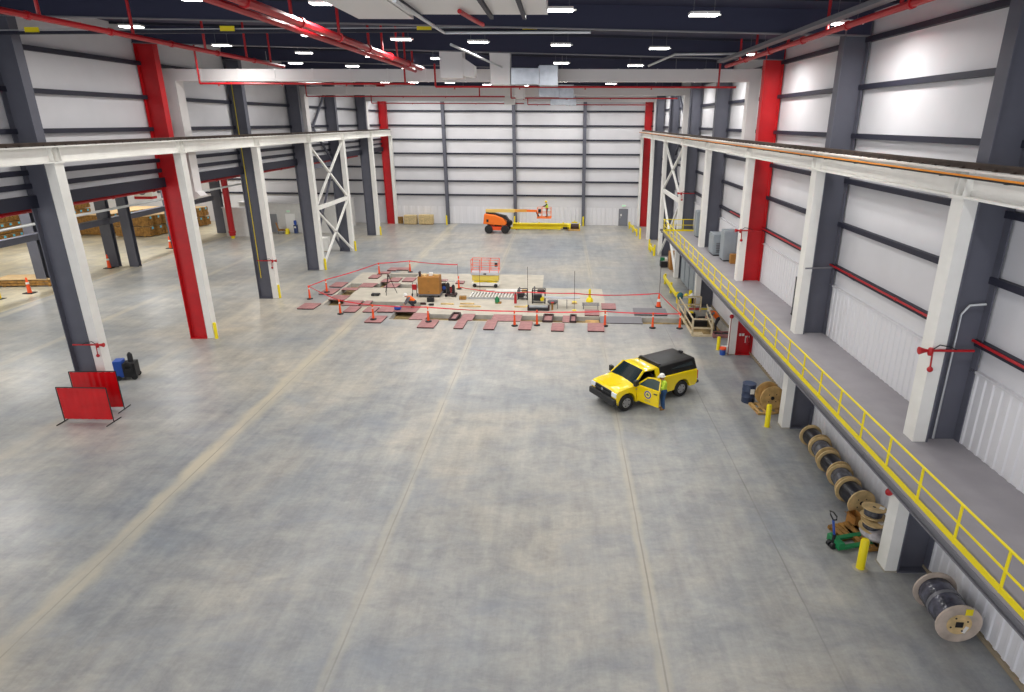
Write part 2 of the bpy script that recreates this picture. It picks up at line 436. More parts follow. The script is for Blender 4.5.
# crane runway beams
def runway(x, y0, y1, label, aisle, conductor, ys):
    t = thing('crane_runway_beam', label, 'crane beam', (x, y0, ZBEAM0), 0)
    L_ = y1-y0; hh = ZBEAM1-ZBEAM0
    g = MB(); g.box(-.22, .22, 0, L_, 0, .05); g.box(-.26, .26, 0, L_, hh-.05, hh); g.box(-.02, .02, 0, L_, .04, hh-.04)
    g.build('girder', 'white', t)
    for y in ys:
        s = MB(); 
        for dy in (0.02, .3, .46): s.add([(aisle*.02, y-y0+dy, .05), (aisle*.2, y-y0+dy, .05), (aisle*.16, y-y0+dy, hh-.05), (aisle*.02, y-y0+dy, hh-.05),
                                           (aisle*.02, y-y0+dy+.03, .05), (aisle*.2, y-y0+dy+.03, .05), (aisle*.16, y-y0+dy+.03, hh-.05), (aisle*.02, y-y0+dy+.03, hh-.05)],
                                          [(0, 1, 2, 3), (7, 6, 5, 4), (0, 4, 5, 1), (1, 5, 6, 2), (2, 6, 7, 3), (3, 7, 4, 0)])
        s.build('stiffener', 'white', t)
    r = MB(); r.box(-.06, .06, 0, L_, hh, hh+.03); r.box(-.015, .015, 0, L_, hh+.03, hh+.1); r.box(-.04, .04, 0, L_, hh+.1, hh+.15)
    r.build('crane_rail', 'rail', t)
    c = MB()
    for k in range(int(L_/.6)):
        for s in (-1, 1): c.box(s*.1-.035, s*.1+.035, k*.6, k*.6+.09, hh, hh+.045)
    c.build('rail_clips', 'rail', t)['kind'] = 'stuff'
    if conductor:
        c = MB(); c.box(aisle*.36-.03, aisle*.36+.03, 0, L_, hh-.14, hh-.1); c.build('conductor_bar', 'orangebar', t)
        c = MB(); c.box(aisle*.36-.04, aisle*.36+.04, 0, L_, hh-.18, hh-.14); c.build('conductor_support', 'black', t)
        c = MB()
        for k in range(int(L_/2.4)): c.box(min(aisle*.24, aisle*.36), max(aisle*.24, aisle*.36), k*2.4+1, k*2.4+1.08, hh-.2, hh-.16)
        c.build('bracket', 'black', t)
runway(-20.68, 10, 80.6, 'long white crane runway beam along the open side of the hall', 1, False, LY)
runway(9.57, 3, 79.4, 'long white crane runway beam with orange conductor bar above the walkway', -1, True, RY)

# cross bracing
def brace(x, y0, y1, m, label, zt=10.4, zm=5.2, w_=.16, zb=.1):
    t = thing('cross_bracing', label, 'bracing', (x, y0, 0))
    d = y1-y0
    MB().bar((0, 0, zm), (0, d, zm), w_*1.1, .34).build('strut', m, t)
    for a, b in ((zm+.1, zt), (zt, zm+.1), (zb, zm-.1), (zm-.1, zb)):
        MB().bar((0, .05, a), (0, d-.05, b), w_, w_).build('diagonal', m, t)
    return t
brace(-20.7, LY[3]+.3, LY[4]+.3, 'white', 'white double cross bracing between two crane columns, open side')
brace(-21.72, LY[3]+.2, LY[4]+.2, 'dark', 'dark grey cross bracing behind the white bracing, open side', zt=14.8, zm=8.4, zb=.1)
brace(9.58, RY[4]+.3, RY[5]+.3, 'white', 'white cross bracing at the far end of the raised walkway', zm=6.2)
brace(10.46, RY[4]+.2, RY[5]+.2, 'dark', 'dark grey cross bracing behind the walkway end bracing', zt=14.8, zm=9.2)

# ------------------------------------------------------------------ raised walkway
t = thing('walkway_platform', 'grey raised walkway along the right hand wall', 'platform', (7.95, 4, 0))
t['label'] = 'long grey raised walkway platform on brackets along the wall'
L_ = 45.8
MB().box(0, 2.7, 0, L_, 4.12, 4.2).build('deck', 'deck', t)
g = MB(); g.box(.05, .09, 0, L_, EB, 4.12); g.box(-.01, .14, 0, L_, EB-.03, EB); g.box(-.02, .14, 0, L_, 4.07, 4.12); g.build('edge_beam', 'steel', t)
for y in RY[:5]:
    MB().bar((0.02, y-4.3, 4.04), (2.6, y-4.3, 4.04), .1, .16).build('bracket_beam', 'steel', t)
    MB().bar((.1, y-4.3, 3.9), (1.5, y-4.3, 3.3), .1, .1).build('bracket_brace', 'steel', t)
t = thing('guardrail', 'yellow guardrail along the edge of the raised walkway', 'guardrail', (7.98, 4, 4.2))
MB().tube([(0, 0, .9), (0, L_, .9)], .028).build('top_rail', 'yellow', t)
MB().tube([(0, 0, .47), (0, L_, .47)], .024).build('mid_rail', 'yellow', t)
MB().box(-.015, .015, 0, L_, 0, .13).build('toe_board', 'yellow', t)
for k in range(-2, 29):
    y = 9.425+1.43*k-4
    if 0 < y < L_: MB().tube([(0, y, 0), (0, y, .9)], .03).build('post', 'yellow', t)
t = thing('end_guardrail', 'yellow guardrail closing the far end of the raised walkway', 'guardrail', (8.0, 49.75, 4.2))
MB().tube([(0, 0, .9), (2.6, 0, .9)], .028).build('top_rail', 'yellow', t)
MB().tube([(0, 0, .47), (2.6, 0, .47)], .024).build('mid_rail', 'yellow', t)
MB().box(0, 2.6, -.015, .015, 0, .13).build('toe_board', 'yellow', t)
for x in (.75, 1.5, 2.55): MB().tube([(x, 0, 0), (x, 0, .9)], .03).build('post', 'yellow', t)

# ------------------------------------------------------------------ high-bay lights
LM = emis('led_diffuser', (255, 253, 250), 14)
def lamp(parent, power, sx, sy, spread):
    d = bpy.data.lights.new('led_array', 'AREA'); d.shape = 'RECTANGLE'; d.size = sx; d.size_y = sy; d.energy = power; d.spread = math.radians(spread); d.color = (1, .985, .96)
    o = bpy.data.objects.new('led_array', d); C.objects.link(o); o.parent = parent; o.location = (0, 0, -.012)
pr = thing('ceiling_light', 'x', 'light', (0, 0, -50))
MB().box(-.42, .42, -.2, .2, .02, .09).build('housing', 'white', pr)
MB().box(-.4, .4, -.18, .18, -.005, .02).build('diffuser', LM, pr)
lamp(pr, LIGHT, .78, .34, 165)
MB().tube([(.42, 0, .04), (.5, 0, .02)], .03).build('sensor', 'white', pr)
for hx_ in (-.3, .3): MB().tube([(hx_, 0, .09), (hx_, 0, .8)], .008, 5).build('hanger', 'steel', pr)
LP = [(-17.0, 34.7), (-17.4, 45.0), (-17.3, 28.1), (-17.2, 66.5), (-13.9, 37.3), (-14.0, 46.0), (-10.8, 20.9), (-10.4, 29.1), (-10.4, 38.2), (-10.3, 46.2), (-10.3, 63), (-7.0, 20.9),
      (-6.8, 29.5), (-6.8, 38.1), (-3.56, 29.5), (-.1, 20.7), (-.06, 29.6), (-.06, 38.4), (0, 55.7), (4.0, 56.2), (4.05, 38.4), (4.12, 20.7), (4.12, 29.7), (8.53, 49.7), (8.59, 21.4), (8.6, 30.8)]
NV = len(LP)
ROWN = ['first', 'second', 'third', 'fourth', 'fifth', 'sixth']; ORD = ['end', 'second', 'third', 'fourth', 'fifth', 'sixth', 'seventh']
def row_of(y): return min(5, int((y-16)/8.7))
def light_label(i, x, y):
    if i >= NV: return 'added white high bay light hanging under the navy roof outside the lit rows in view'
    r = row_of(y); k = sorted([a for a, b in LP[:NV] if row_of(b) == r], reverse=True).index(x)
    return 'white high bay light in the %s row from the viewer, %s' % (ROWN[r], 'at the walkway wall end' if k == 0 else ORD[k]+' from the walkway wall')
LP += [(-13.9, 10), (-3.5, 10), (6, 10)]  # out of view, added to light the near floor
LP += [(-17.3, 19.8), (-3.5, 38.4), (8.6, 40), (4, 47), (-3.5, 46.5), (-3.5, 63.5), (-17.2, 58.5), (-10.4, 58.5), (-17, 75), (-10.4, 74), (-3.5, 73), (3.8, 66), (3.8, 75), (8.5, 60), (8.5, 68), (8.5, 75.5), (-18.5, 77), (-14, 76.8), (-7, 76.6), (0, 76.4), (0, 65), (-7, 64), (-14, 64.5), (-7, 58), (-14, 58.5)]  # added high bays, extra light for the far half and the back wall
for i, (x, y) in enumerate(LP):
    dup(pr, (x, y, ZL(x)), 0, light_label(i, x, y), 'high bay lights under the roof')
for o in [*pr.children, pr]: bpy.data.objects.remove(o)
# unseen lamps added to brighten the neighbouring hall
ap = thing('ceiling_light', 'x', 'light', (0, 0, -50))
MB().box(-.6, .6, -.25, .25, .02, .1).build('housing', 'white', ap)
MB().box(-.56, .56, -.22, .22, -.005, .02).build('diffuser', LM, ap)
lamp(ap, LIGHT*2.4, 1.1, .42, 150)
for x in (-29, -40, -51, -64):
    for y in (12, 28, 44, 60, 76):
        if x == -29 and y > 70: continue
        dup(ap, (x, y, 9.2), 0, 'unseen added light under the roof of the neighbouring lumber hall', 'added lights of the neighbouring hall')
for o in [*ap.children, ap]: bpy.data.objects.remove(o)
# ------------------------------------------------------------------ ducts, pipes, roof gear
RZ = -math.atan(.0395)
def duct_run(yl, label, drop_l, drop_r, dl=False):
    """white cross hall duct with a drop at each end; yl = y at x=0"""
    t = thing('cross_duct', label, 'duct', (0, yl, 14.22), RZ, 'white ducts crossing under the roof')
    x0, x1 = -21.1, 9.85
    MB().box(x0, x1, -.35, .35, 0, .6).build('duct_run', 'duct', t)
    sm = MB()
    for k in range(15):
        x = x0+1.5+k*2.05
        sm = MB(); sm.box(x, x+.04, -.37, .37, -.02, .62); sm.build('flange_joint', 'steel' if 0 else 'duct', t)
    h = MB()
    for x in (-16, -8, 0, 6): 
        h = MB(); h.tube([(x, 0, .6), (x, 0, 1.5)], .015, 5); h.build('hanger_rod', 'steel', t)
    for (xc, hw, zb, diff) in ((-21.5, .42, drop_l, dl), (10.1, .28, drop_r, False)):
        m = MB(); m.box(xc-hw, xc+hw, -.35, .35, zb, .62); m.build('drop_duct', 'duct', t)
        if diff:
            d = MB(); d.prism([(xc-.48, zb), (xc+.48, zb), (xc+.72, zb-.25), (xc-.3, zb-.6)], -.35, .35, 'y'); d.build('outlet', 'duct', t)
    return t
duct_run(36.7, 'white duct across the roof with the longest run below the light rows, nearest of three', -5.9, -3.0, True)['label'] = 'foremost white duct crossing the hall between the two red columns'
duct_run(55.0, 'x', -2.9, -2.9)['label'] = 'middle white duct of the three that cross under the roof'
duct_run(72.2, 'x', -2.9, -2.9)['label'] = 'farthest white duct of the three, just before the far wall'

def pipe(name, label, cat, pts, r, m, drops=(), group=None):
    t = thing(name, label, cat, pts[0], 0, group)
    o = Vector(pts[0])
    MB().tube([Vector(p)-o for p in pts], r).build('main_pipe', m, t)
    for p, q, rr in drops: MB().tube([Vector(p)-o, Vector(q)-o], rr).build('riser', m, t)
    n = int((Vector(pts[1])-o).length/3.2)
    for k in range(1, n):
        p = (Vector(pts[1])-o)*k/n
        d = (Vector(pts[1])-o).normalized()
        MB().tube([p-d*.06, p+d*.06], r*1.35).build('coupling', m, t)
    return t
def riser_list(x, z, ys, top): return [((x, y, z), (x, y, top), .05) for y in ys]
pipe('sprinkler_main', 'red sprinkler main along the open side, above the crane beam', 'pipe', [(-14.15, 12, 14.8), (-14.15, 35.0, 14.8)], .085, 'redpipe', riser_list(-14.15, 14.8, (19, 23, 27.5, 31, 33.5), 16.3))
t = pipe('sprinkler_main', 'pair of fat red sprinkler mains slanting across the upper left of the roof', 'pipe', [(-7.5, 10, 14.85), (-7.5, 37.0, 14.85)], .12, 'redpipe', riser_list(-7.5, 14.85, (15, 19.5, 23.5, 27, 29, 31.5, 33, 34.6), 16.2))
MB().tube([(-.32, 0, -.12), (-.32, 27, -.12)], .09).build('second_pipe', 'redpipe', t)
t = pipe('sprinkler_main', 'red sprinkler main beside the dark cable tray along the walkway wall', 'pipe', [(8.05, 6, 14.8), (8.05, 34, 14.8)], .09, 'redpipe', riser_list(8.05, 14.8, (17, 21.5, 25, 29, 31.5), 15.75))
ct = thing('cable_tray', 'dark cable tray running next to the red sprinkler main, wall side', 'cable tray', (7.75, 6, 14.95))
MB().box(-.15, .15, 0, 28, 0, .03).build('tray_bottom', 'steel', ct); MB().box(-.16, -.14, 0, 28, 0, .12).build('side_rail', 'steel', ct); MB().box(.14, .16, 0, 28, 0, .12).build('side_rail', 'steel', ct)
MB().tube([(-.05, 0, .06), (-.05, 28, .06)], .03).build('cable', 'black', ct); MB().tube([(.06, 0, .06), (.06, 28, .06)], .03).build('cable', 'black', ct)
# branch lines below the ducts
def branch(y, x0, x1, z, label, ups):
    t = thing('sprinkler_branch', label, 'pipe', (0, sh(0, y), 0), RZ, 'red sprinkler branches below the ducts')
    MB().tube([(x0, 0, z), (x1, 0, z)], .05).build('branch_pipe', 'redpipe', t)
    for x, zt in ups: MB().tube([(x, 0, z), (x, 0, zt)], .05).build('riser', 'redpipe', t)
    for k in range(int((x1-x0)/3.4)):
        x = x0+1+k*3.4
        MB().lathe([(.03, 0), (.03, -.1), (.06, -.12)], 8, (x, 0, z)).build('sprinkler_head', 'redpipe', t)
branch(35.0, -19.0, -7.6, 14.02, 'red sprinkler branch under the foremost duct, on the open side', [(-19.0, 16.2), (-8.1, 15.2)])
branch(35.4, -6.6, 8.9, 13.9, 'red sprinkler branch under the foremost duct, from the risers to the walkway wall', [(-6.6, 15), (8.0, 15.0)])
branch(53.4, -20.4, -4.5, 14.05, 'red sprinkler branch under the middle duct, on the open side', [(-20.4, 14.9), (-6.5, 14.7)])
branch(53.4, -4.0, 9.0, 13.95, 'red sprinkler branch under the middle duct, toward the walkway wall', [(-4.0, 14.7)])
branch(71.4, -20.3, -4, 14.0, 'red sprinkler branch under the farthest duct, on the open side', [(-20.3, 15.1)])
branch(71.4, -3.6, 9.0, 13.9, 'red sprinkler branch under the farthest duct, toward the walkway wall', [(-3.6, 14.6)])
t = pipe('sprinkler_main', 'red pipe hanging under the wall beam of the open side', 'pipe', [(-22.3, 12, 8.6), (-22.3, 72, 8.6)], .09, 'redpipe', riser_list(-22.3, 8.6, (18, 25, 31, 38, 46, 55), 8.95))
# conduits
def conduit(label, pts, r=.05, name='conduit', group=None, m='conduit'):
    t = MB().tube([Vector(p)-Vector(pts[0]) for p in pts], r).build(name, m, None, True)
    t.location = pts[0]; tag(t, label, 'pipe', group); return t
conduit('white pipe bent round the big duct box at the top of the picture'.replace('at the top of the picture', 'under the roof'), [(-3.55, 15.0, 14.6), (-4.3, 25.5, 15.24), (1.02, 25.5, 15.27), (1.02, 25.5, 16)], .05)
conduit('white pipe slanting between the two white riser ducts', [(-4.15, 26, 14.9), (-3.0, 34.5, 14.75)], .05)
conduit('white pipe with a bend above the walkway end of the foremost duct', [(4.3, 34.5, 14.85), (5.35, 33, 15.24), (9.3, 33, 15.28)], .055)
# dark tray with yellow tags across the near part of the roof
t = thing('tagged_tray', 'thin dark tray with yellow tags crossing under the roof', 'cable tray', (0, 26, 0))
MB().bar((-21.8, 0, 15.24), (9.5, 0, 15.48), .16, .1).build('tray', 'navysteel', t)
MB().bar((-21.8, .04, 15.34), (9.5, .04, 15.58), .03, .03).build('cable', 'conduit', t)
for x in (-19.7, -12.4, -5.1, -1.2, 3.0): MB().box(x-.27, x+.27, -.1, -.08, 15.25-.0+.0077*(x+21.8), 15.42+.0077*(x+21.8)).build('yellow_tag', 'yellow', t)

# big roof units with risers
t = thing('air_unit', 'large pale duct box hung under the roof in front of the riser ducts', 'air unit', (-4.2, 12, 14.95))
MB().box(-1.62, -.05, 0, 8.15, 0, .9).build('supply_plenum', 'duct', t)
MB().box(0, 3.8, 0, 7.3, 0.0, .95).build('return_plenum', 'duct', t)
for x in (.25, 2.2, 3.1): MB().box(x, x+.1, 1, 7.5, -.09, 0).build('support_rail', 'navysteel', t)
MB().tube([(1.55, 6.2, -.08), (1.75, 7.6, -.1), (1.9, 8.3, -.12), (1.5, 8.5, .1)], .06).build('sprinkler_loop', 'redpipe', t)
def riser(x0, x1, y, zb, label, elbow):
    t = thing('riser_duct', label, 'duct', ((x0+x1)/2, y, zb), 0, 'white riser ducts from the roof')
    w_ = (x1-x0)/2
    v = [(-w_, -.5, 0), (w_, -.5, 0), (w_, .5, 0), (-w_, .5, 0), (-w_, -.5, 1.3), (w_, -.5, 1.3), (w_, .5, 1.3), (-w_, .5, 1.3), (-w_-.14, -.55, 2.4), (w_, -.55, 2.4), (w_, .55, 2.4), (-w_-.14, .55, 2.4)]
    MB().add(v, [(3, 2, 1, 0), (0, 1, 5, 4), (1, 2, 6, 5), (2, 3, 7, 6), (3, 0, 4, 7), (4, 5, 9, 8), (5, 6, 10, 9), (6, 7, 11, 10), (7, 4, 8, 11), (8, 9, 10, 11)]).build('duct_shaft', 'duct', t, bevel=.02)
    if elbow: MB().prism([(w_, .1), (w_+.55, .05), (w_+.55, .6), (w_, .95)], -.4, .5, 'y').build('elbow', 'duct', t)
    return t
riser(-6.1, -4.95, 34.9, 14.25, 'broad white riser duct with a side elbow, in front of the foremost duct', True)
riser(-3.6, -2.6, 34.9, 13.95, 'narrower white riser duct next to the silver duct box of the foremost duct', False)
riser(-3.6, -2.9, 53.1, 13.9, 'white riser stub at the silver box of the middle duct', False)
riser(-6.0, -4.9, 71.2, 13.9, 'white riser stub before the silver box of the farthest duct', False)
def silver(y, zb, label, x0=-2.58, x1=-.2, hh=.8):
    t = thing('silver_duct_box', label, 'duct', ((x0+x1)/2, y, zb), 0, 'silver duct boxes'); hx = (x1-x0)/2
    MB().prism([(-hx, 0), (.25, .02), (.25, hh-.02), (-hx, hh)], -.4, .4, 'y').build('transition', 'galv', t, bevel=.02)
    MB().box(.25, hx, -.48, .48, -.04, hh+.12).build('fan_box', 'galv', t, bevel=.02)
    MB().box(.2, .25, -.45, .45, -.02, hh+.06).build('collar', 'galv', t)
silver(34.9, 13.95, 'large silver duct box joined to the narrower white riser duct')
silver(53.2, 14.0, 'silver duct box under the large one, on the middle duct', -1.8, .9)
silver(71.3, 13.85, 'small lowest silver duct box, on the farthest duct', -1.2, 1.5)

# ------------------------------------------------------------------ hose valves, wall pipes
def hose_valve(x, y, z, s, label):
    """red branch pipe through the column with a hose valve and hanging cap; s=+1 aisle toward +x"""
    t = thing('hose_valve', label, 'hose valve', (x, y, z), 0, 'red hose valves on the crane columns')
    MB().tube([(-s*1.1, 0, 0), (s*.12, 0, 0)], .035).build('branch_pipe', 'redpipe', t, True)
    MB().lathe([(.05, 0), (.07, .05), (.07, .14), (.05, .2)], 12, (s*.0, -.02, -.12)).build('valve_body', 'redpipe', t, True)
    MB().lathe([(.04, 0), (.06, s*.08), (.1, s*.2), (.02, s*.21)], 12, (s*.08, 0, 0), 'x').build('horn', 'redpipe', t, True)
    MB().tube([(-s*.06, -.02, -.1), (-s*.08, -.02, -.45)], .02, 6).build('chain', 'redpipe', t)
    MB().ell((-s*.08, -.02, -.5), (.075, .07, .075)).build('valve_cap', 'redpipe', t, True)
    MB().tube([(-s*.05, -.02, .04), (-s*.2, -.03, .16), (-s*.5, -.02, .1), (-s*.7, -.01, 0)], .015, 6).build('wire', 'black', t, True)
hose_valve(9.33, 15.14, 6.8, -1, 'red horn shaped hose valve on the column above the walkway, nearest the big cable reel')
hose_valve(9.35, 33.24, 6.9, -1, 'red horn shaped hose valve beside the red column above the walkway')
hose_valve(9.5, 51.5, 6.9, -1, 'small red hose valve at the bracing beyond the walkway end')
hose_valve(-20.5, 44.35, 2.8, 1, 'red hose valve low on the white column behind the first barrier post')
hose_valve(-20.5, 26.3, 2.8, 1, 'red hose valve low on the white column above the red welding screens')
pipe('wall_pipe', 'red pipe running along the wall behind the nearest walkway columns', 'pipe', [(10.5, 6, 7.0), (10.5, 26, 7.0)], .038, 'redpipe')
pipe('wall_pipe', 'red pipe on the wall girt past the red column above the walkway', 'pipe', [(10.5, 26.4, 7.0), (10.5, 40, 7.0)], .04, 'redpipe')
conduit('bent pale conduit on the dark column above the big cable reel', [(10.0, 15.3, 4.25), (10.0, 15.3, 7.7), (10.15, 15.27, 7.95), (10.5, 15.2, 8.0)], .03)
conduit('grey conduit crossing the dark column beside the black wall panel', [(9.45, 24.2, 6.9), (10.6, 24.2, 6.95), (10.6, 22.5, 6.85)], .03, m='steel')
for x, y, z0, lab in ((-21.6, 44.4, 1.5, 'yellow cable running down the dark column behind the first barrier post'), (9.95, 43.1, 4.3, 'yellow cable running down the dark column beside the grey walkway cabinets')):
    conduit(lab, [(x, y+.15, z0), (x+.02, y+.15, 8), (x, y+.15, 15)], .025, 'cable', m='yellow')
t = tag(MB().ell((0, 0, 0), (.12, .08, .12)).build('alarm_button', 'redpipe', None, True), 'red round knob at the column top beside the green pallet jack', 'alarm'); t.location = (9.33, 15.62, 2.38)
tp = thing('pull_station', 'red knob on a short pole at the white column by the timber guarded pit', 'alarm', (9.33, 33.2, 0))
MB().tube([(0, 0, 0), (0, 0, 2.2)], .03, 6).build('pole', 'plate', tp); MB().ell((0, -.02, 2.25), (.12, .1, .12)).build('knob', 'redpipe', tp, True)

# ------------------------------------------------------------------ walkway equipment
def cabinet(name, label, loc, d, m='grey', louv=False, group=None, legs=True):
    t = thing(name, label, 'cabinet', loc, 0, group)
    x, y, z = d
    MB().box(-x/2, x/2, -y/2, y/2, .08, z).build('body', m, t, bevel=.02)
    MB().box(-x/2+.06, x/2-.06, -y/2+.05, y/2-.05, 0, .08).build('plinth', 'black', t)
    MB().box(-x/2-.025, -x/2, -y/2+.06, y/2-.06, .2, z-.1).build('door', m, t)
    if louv:
        for k in range(6): MB().cbox((0.02, -y/2-.02, .25+.11*k), (x*.7, .03, .06), 0, .5).build('louvre', 'steel', t)
    return t
cabinet('electrical_cabinet', 'tall narrow grey cabinet farthest along the raised walkway', (10.25, 47.3, 4.2), (.6, .9, 1.9))
cabinet('transformer', 'low grey transformer box with louvres on the walkway', (10.15, 40.7, 4.2), (1.0, 1.3, 1.35), louv=True)
cabinet('electrical_cabinet', 'tall grey cabinet next to the louvred box on the walkway', (10.25, 38.8, 4.2), (.75, .9, 1.85))
t = tag(MB().box(-.25, .25, -.2, .2, 0, .55).build('cardboard_box', 'cardboard'), 'small brown box standing beside the tall grey walkway cabinet', 'box'); t.location = (10.45, 37.9, 4.2)
t = thing('wall_panel', 'flat black panel leaning behind the white column on the walkway', 'panel', (10.3, 26.6, 4.2))
MB().box(-.06, .06, -.55, .55, 0, 1.7).build('panel', 'blackplastic', t, bevel=.01); MB().box(-.1, .1, -.5, .5, 0, .05).build('foot', 'black', t)
# cabinets below the walkway
for i, (y, lab) in enumerate(((50.1, 'grey switch cabinet farthest under the walkway'), (48.3, 'second grey switch cabinet from the far end under the walkway'), (46.5, 'third grey switch cabinet under the walkway, before the closest one'), (44.8, 'grey switch cabinet under the walkway closest to the timber pit'))):
    cabinet('switch_cabinet', lab, (10.2, y, 0), (.8, 1.5, 2.5), group='switch cabinets under the walkway')
# things on the red and dark column fronts near the wall
t = thing('fire_extinguisher', 'red fire extinguisher hanging on the red column under the walkway', 'extinguisher', (10.38, 33.36, .55))
MB().lathe([(.02, 0), (.08, .01), (.085, .4), (.05, .48), (.02, .5)], 12).build('cylinder', 'redpipe', t, True); MB().tube([(0, 0, .5), (.06, 0, .56)], .02, 6).build('valve', 'black', t); MB().box(-.12, .12, .09, .11, .1, .5).build('bracket', 'white', t)
for i, x in enumerate((9.98, 10.14)):
    t = tag(MB().box(-.06, .06, -.02, .0, 0, .14).build('notice_card', 'white'), ['small white card on the red column under the walkway, aisle side of two', 'small white card on the red column under the walkway, wall side of two'][i], 'card', 'white cards on the red column'); t.location = (x, 33.47, 1.05)
# ------------------------------------------------------------------ floor things
def bollard(x, y, h, label, r=.09, m='yellow', group='yellow bollards at the columns'):
    t = thing('bollard', label, 'bollard', (x, y, 0), 0, group)
    MB().lathe([(r, 0), (r, h-.06), (r*.8, h-.015), (.01, h)], 16).build('post', m, t, True)
    MB().lathe([(r+.1, 0), (r+.1, .012), (.01, .013)], 12).build('footing', 'concretepad', t)
bollard(8.77, 15.34, 1.0, 'thick yellow bollard beside the green pallet jack', .12)
bollard(8.82, 24.4, 1.05, 'thick yellow bollard in front of the upright wooden reel on a pallet', .11)
bollard(8.98, 34.05, .8, 'yellow bollard next to the blue and orange bucket', .1)
bollard(9.1, 43.2, 1.15, 'yellow bollard at the table behind the timber guarded pit', .12)
bollard(-20.36, 35.42, 1.0, 'yellow bollard at the foot of the big red column')
bollard(-20.46, 44.6, 1.0, 'yellow bollard at the white column with a hose valve, open side')
bollard(-20.4, 54.0, 1.0, 'yellow bollard at the near end of the open side bracing')
bollard(-20.4, 62.5, 1.0, 'yellow bollard at the far end of the open side bracing')
bollard(-20.4, 71.8, 1.0, 'yellow bollard before the red corner column, open side')
bollard(-14.25, 79.6, 1.2, 'yellow bollard at the wall post beside the plywood stacks')
bollard(-5.75, 79.3, 1.2, 'yellow bollard at the wall post behind the boom lift')
bollard(2.75, 79.2, 1.2, 'yellow bollard at the wall post beside the yellow hoist')
bollard(8.75, 70.3, 1.2, 'yellow bollard beside the far yellow guard rail by the exit door')
bollard(8.93, 63.9, 1.1, 'yellow bollard at the white column past the walkway end')
bollard(9.05, 60.9, 1.1, 'yellow bollard next to the walkway end column')
def low_rail(p, q, label, n=3):
    t = thing('guard_rail', label, 'guard rail', (p[0], p[1], 0), 0, 'low yellow guard rails')
    d = Vector((q[0]-p[0], q[1]-p[1], 0))
    for k in range(n):
        a = d*k/(n-1); MB().cbox((a.x, a.y, .42), (.16, .16, .84)).build('post', 'yellow', t, bevel=.01)
    o = Vector((-.12, 0, 0))
    MB().bar(o+Vector((0, 0, .62)), d+o+Vector((0, 0, .62)), .1, .3).build('rail', 'yellow', t, bevel=.02)
low_rail((8.35, 49.6), (8.35, 43.9), 'low yellow guard rail in front of the grey switch cabinets')
low_rail((8.3, 77.5), (8.6, 72.2), 'low yellow guard rail near the exit door in the far wall')
low_rail((8.95, 63.0), (9.0, 61.0), 'short low yellow guard rail at the end of the walkway', 2)

# exit door
t = struct(thing('door_1', 'grey exit door in the far wall below a green exit sign', 'door', (7.72, BY(7.72)-.06, 0), RZ))
MB().box(-.56, .56, -.03, .05, 0, 2.08).build('door_frame', 'steel', t); MB().box(-.5, .5, -.06, 0, 0.02, 2.02).build('door_leaf', mat('door_grey', (120, 122, 130), .5), t); MB().box(-.42, -.3, -.1, -.05, .95, 1.1).build('handle', 'chrome', t); MB().box(-.35, -.2, -.09, -.06, 1.2, 1.45).build('notice', 'white', t)
def text_mesh(body, size, m, parent, loc, rot, name='lettering'):
    cu = bpy.data.curves.new(name, 'FONT'); cu.body = body; cu.size = size; cu.align_x = 'CENTER'; cu.align_y = 'CENTER'; cu.extrude = .002
    ob = bpy.data.objects.new(name, cu); C.objects.link(ob)
    dg = bpy.context.evaluated_depsgraph_get(); me = bpy.data.meshes.new_from_object(ob.evaluated_get(dg))
    bpy.data.objects.remove(ob); me.materials.clear(); me.materials.append(M[m] if isinstance(m, str) else m)
    o = bpy.data.objects.new(name, me); C.objects.link(o); o.location = loc; o.rotation_euler = rot; o.parent = parent
    return o
GL = emis('exit_green', (30, 190, 120), 1.2)
t = thing('exit_sign', 'green exit sign above the grey door in the far wall', 'sign', (7.75, BY(7.75)-.12, 2.3), RZ)
MB().box(-.25, .25, -.03, .03, 0, .3).build('housing', 'white', t); text_mesh('EXIT', .2, GL, t, (0, -.035, .15), (PI/2, 0, 0))

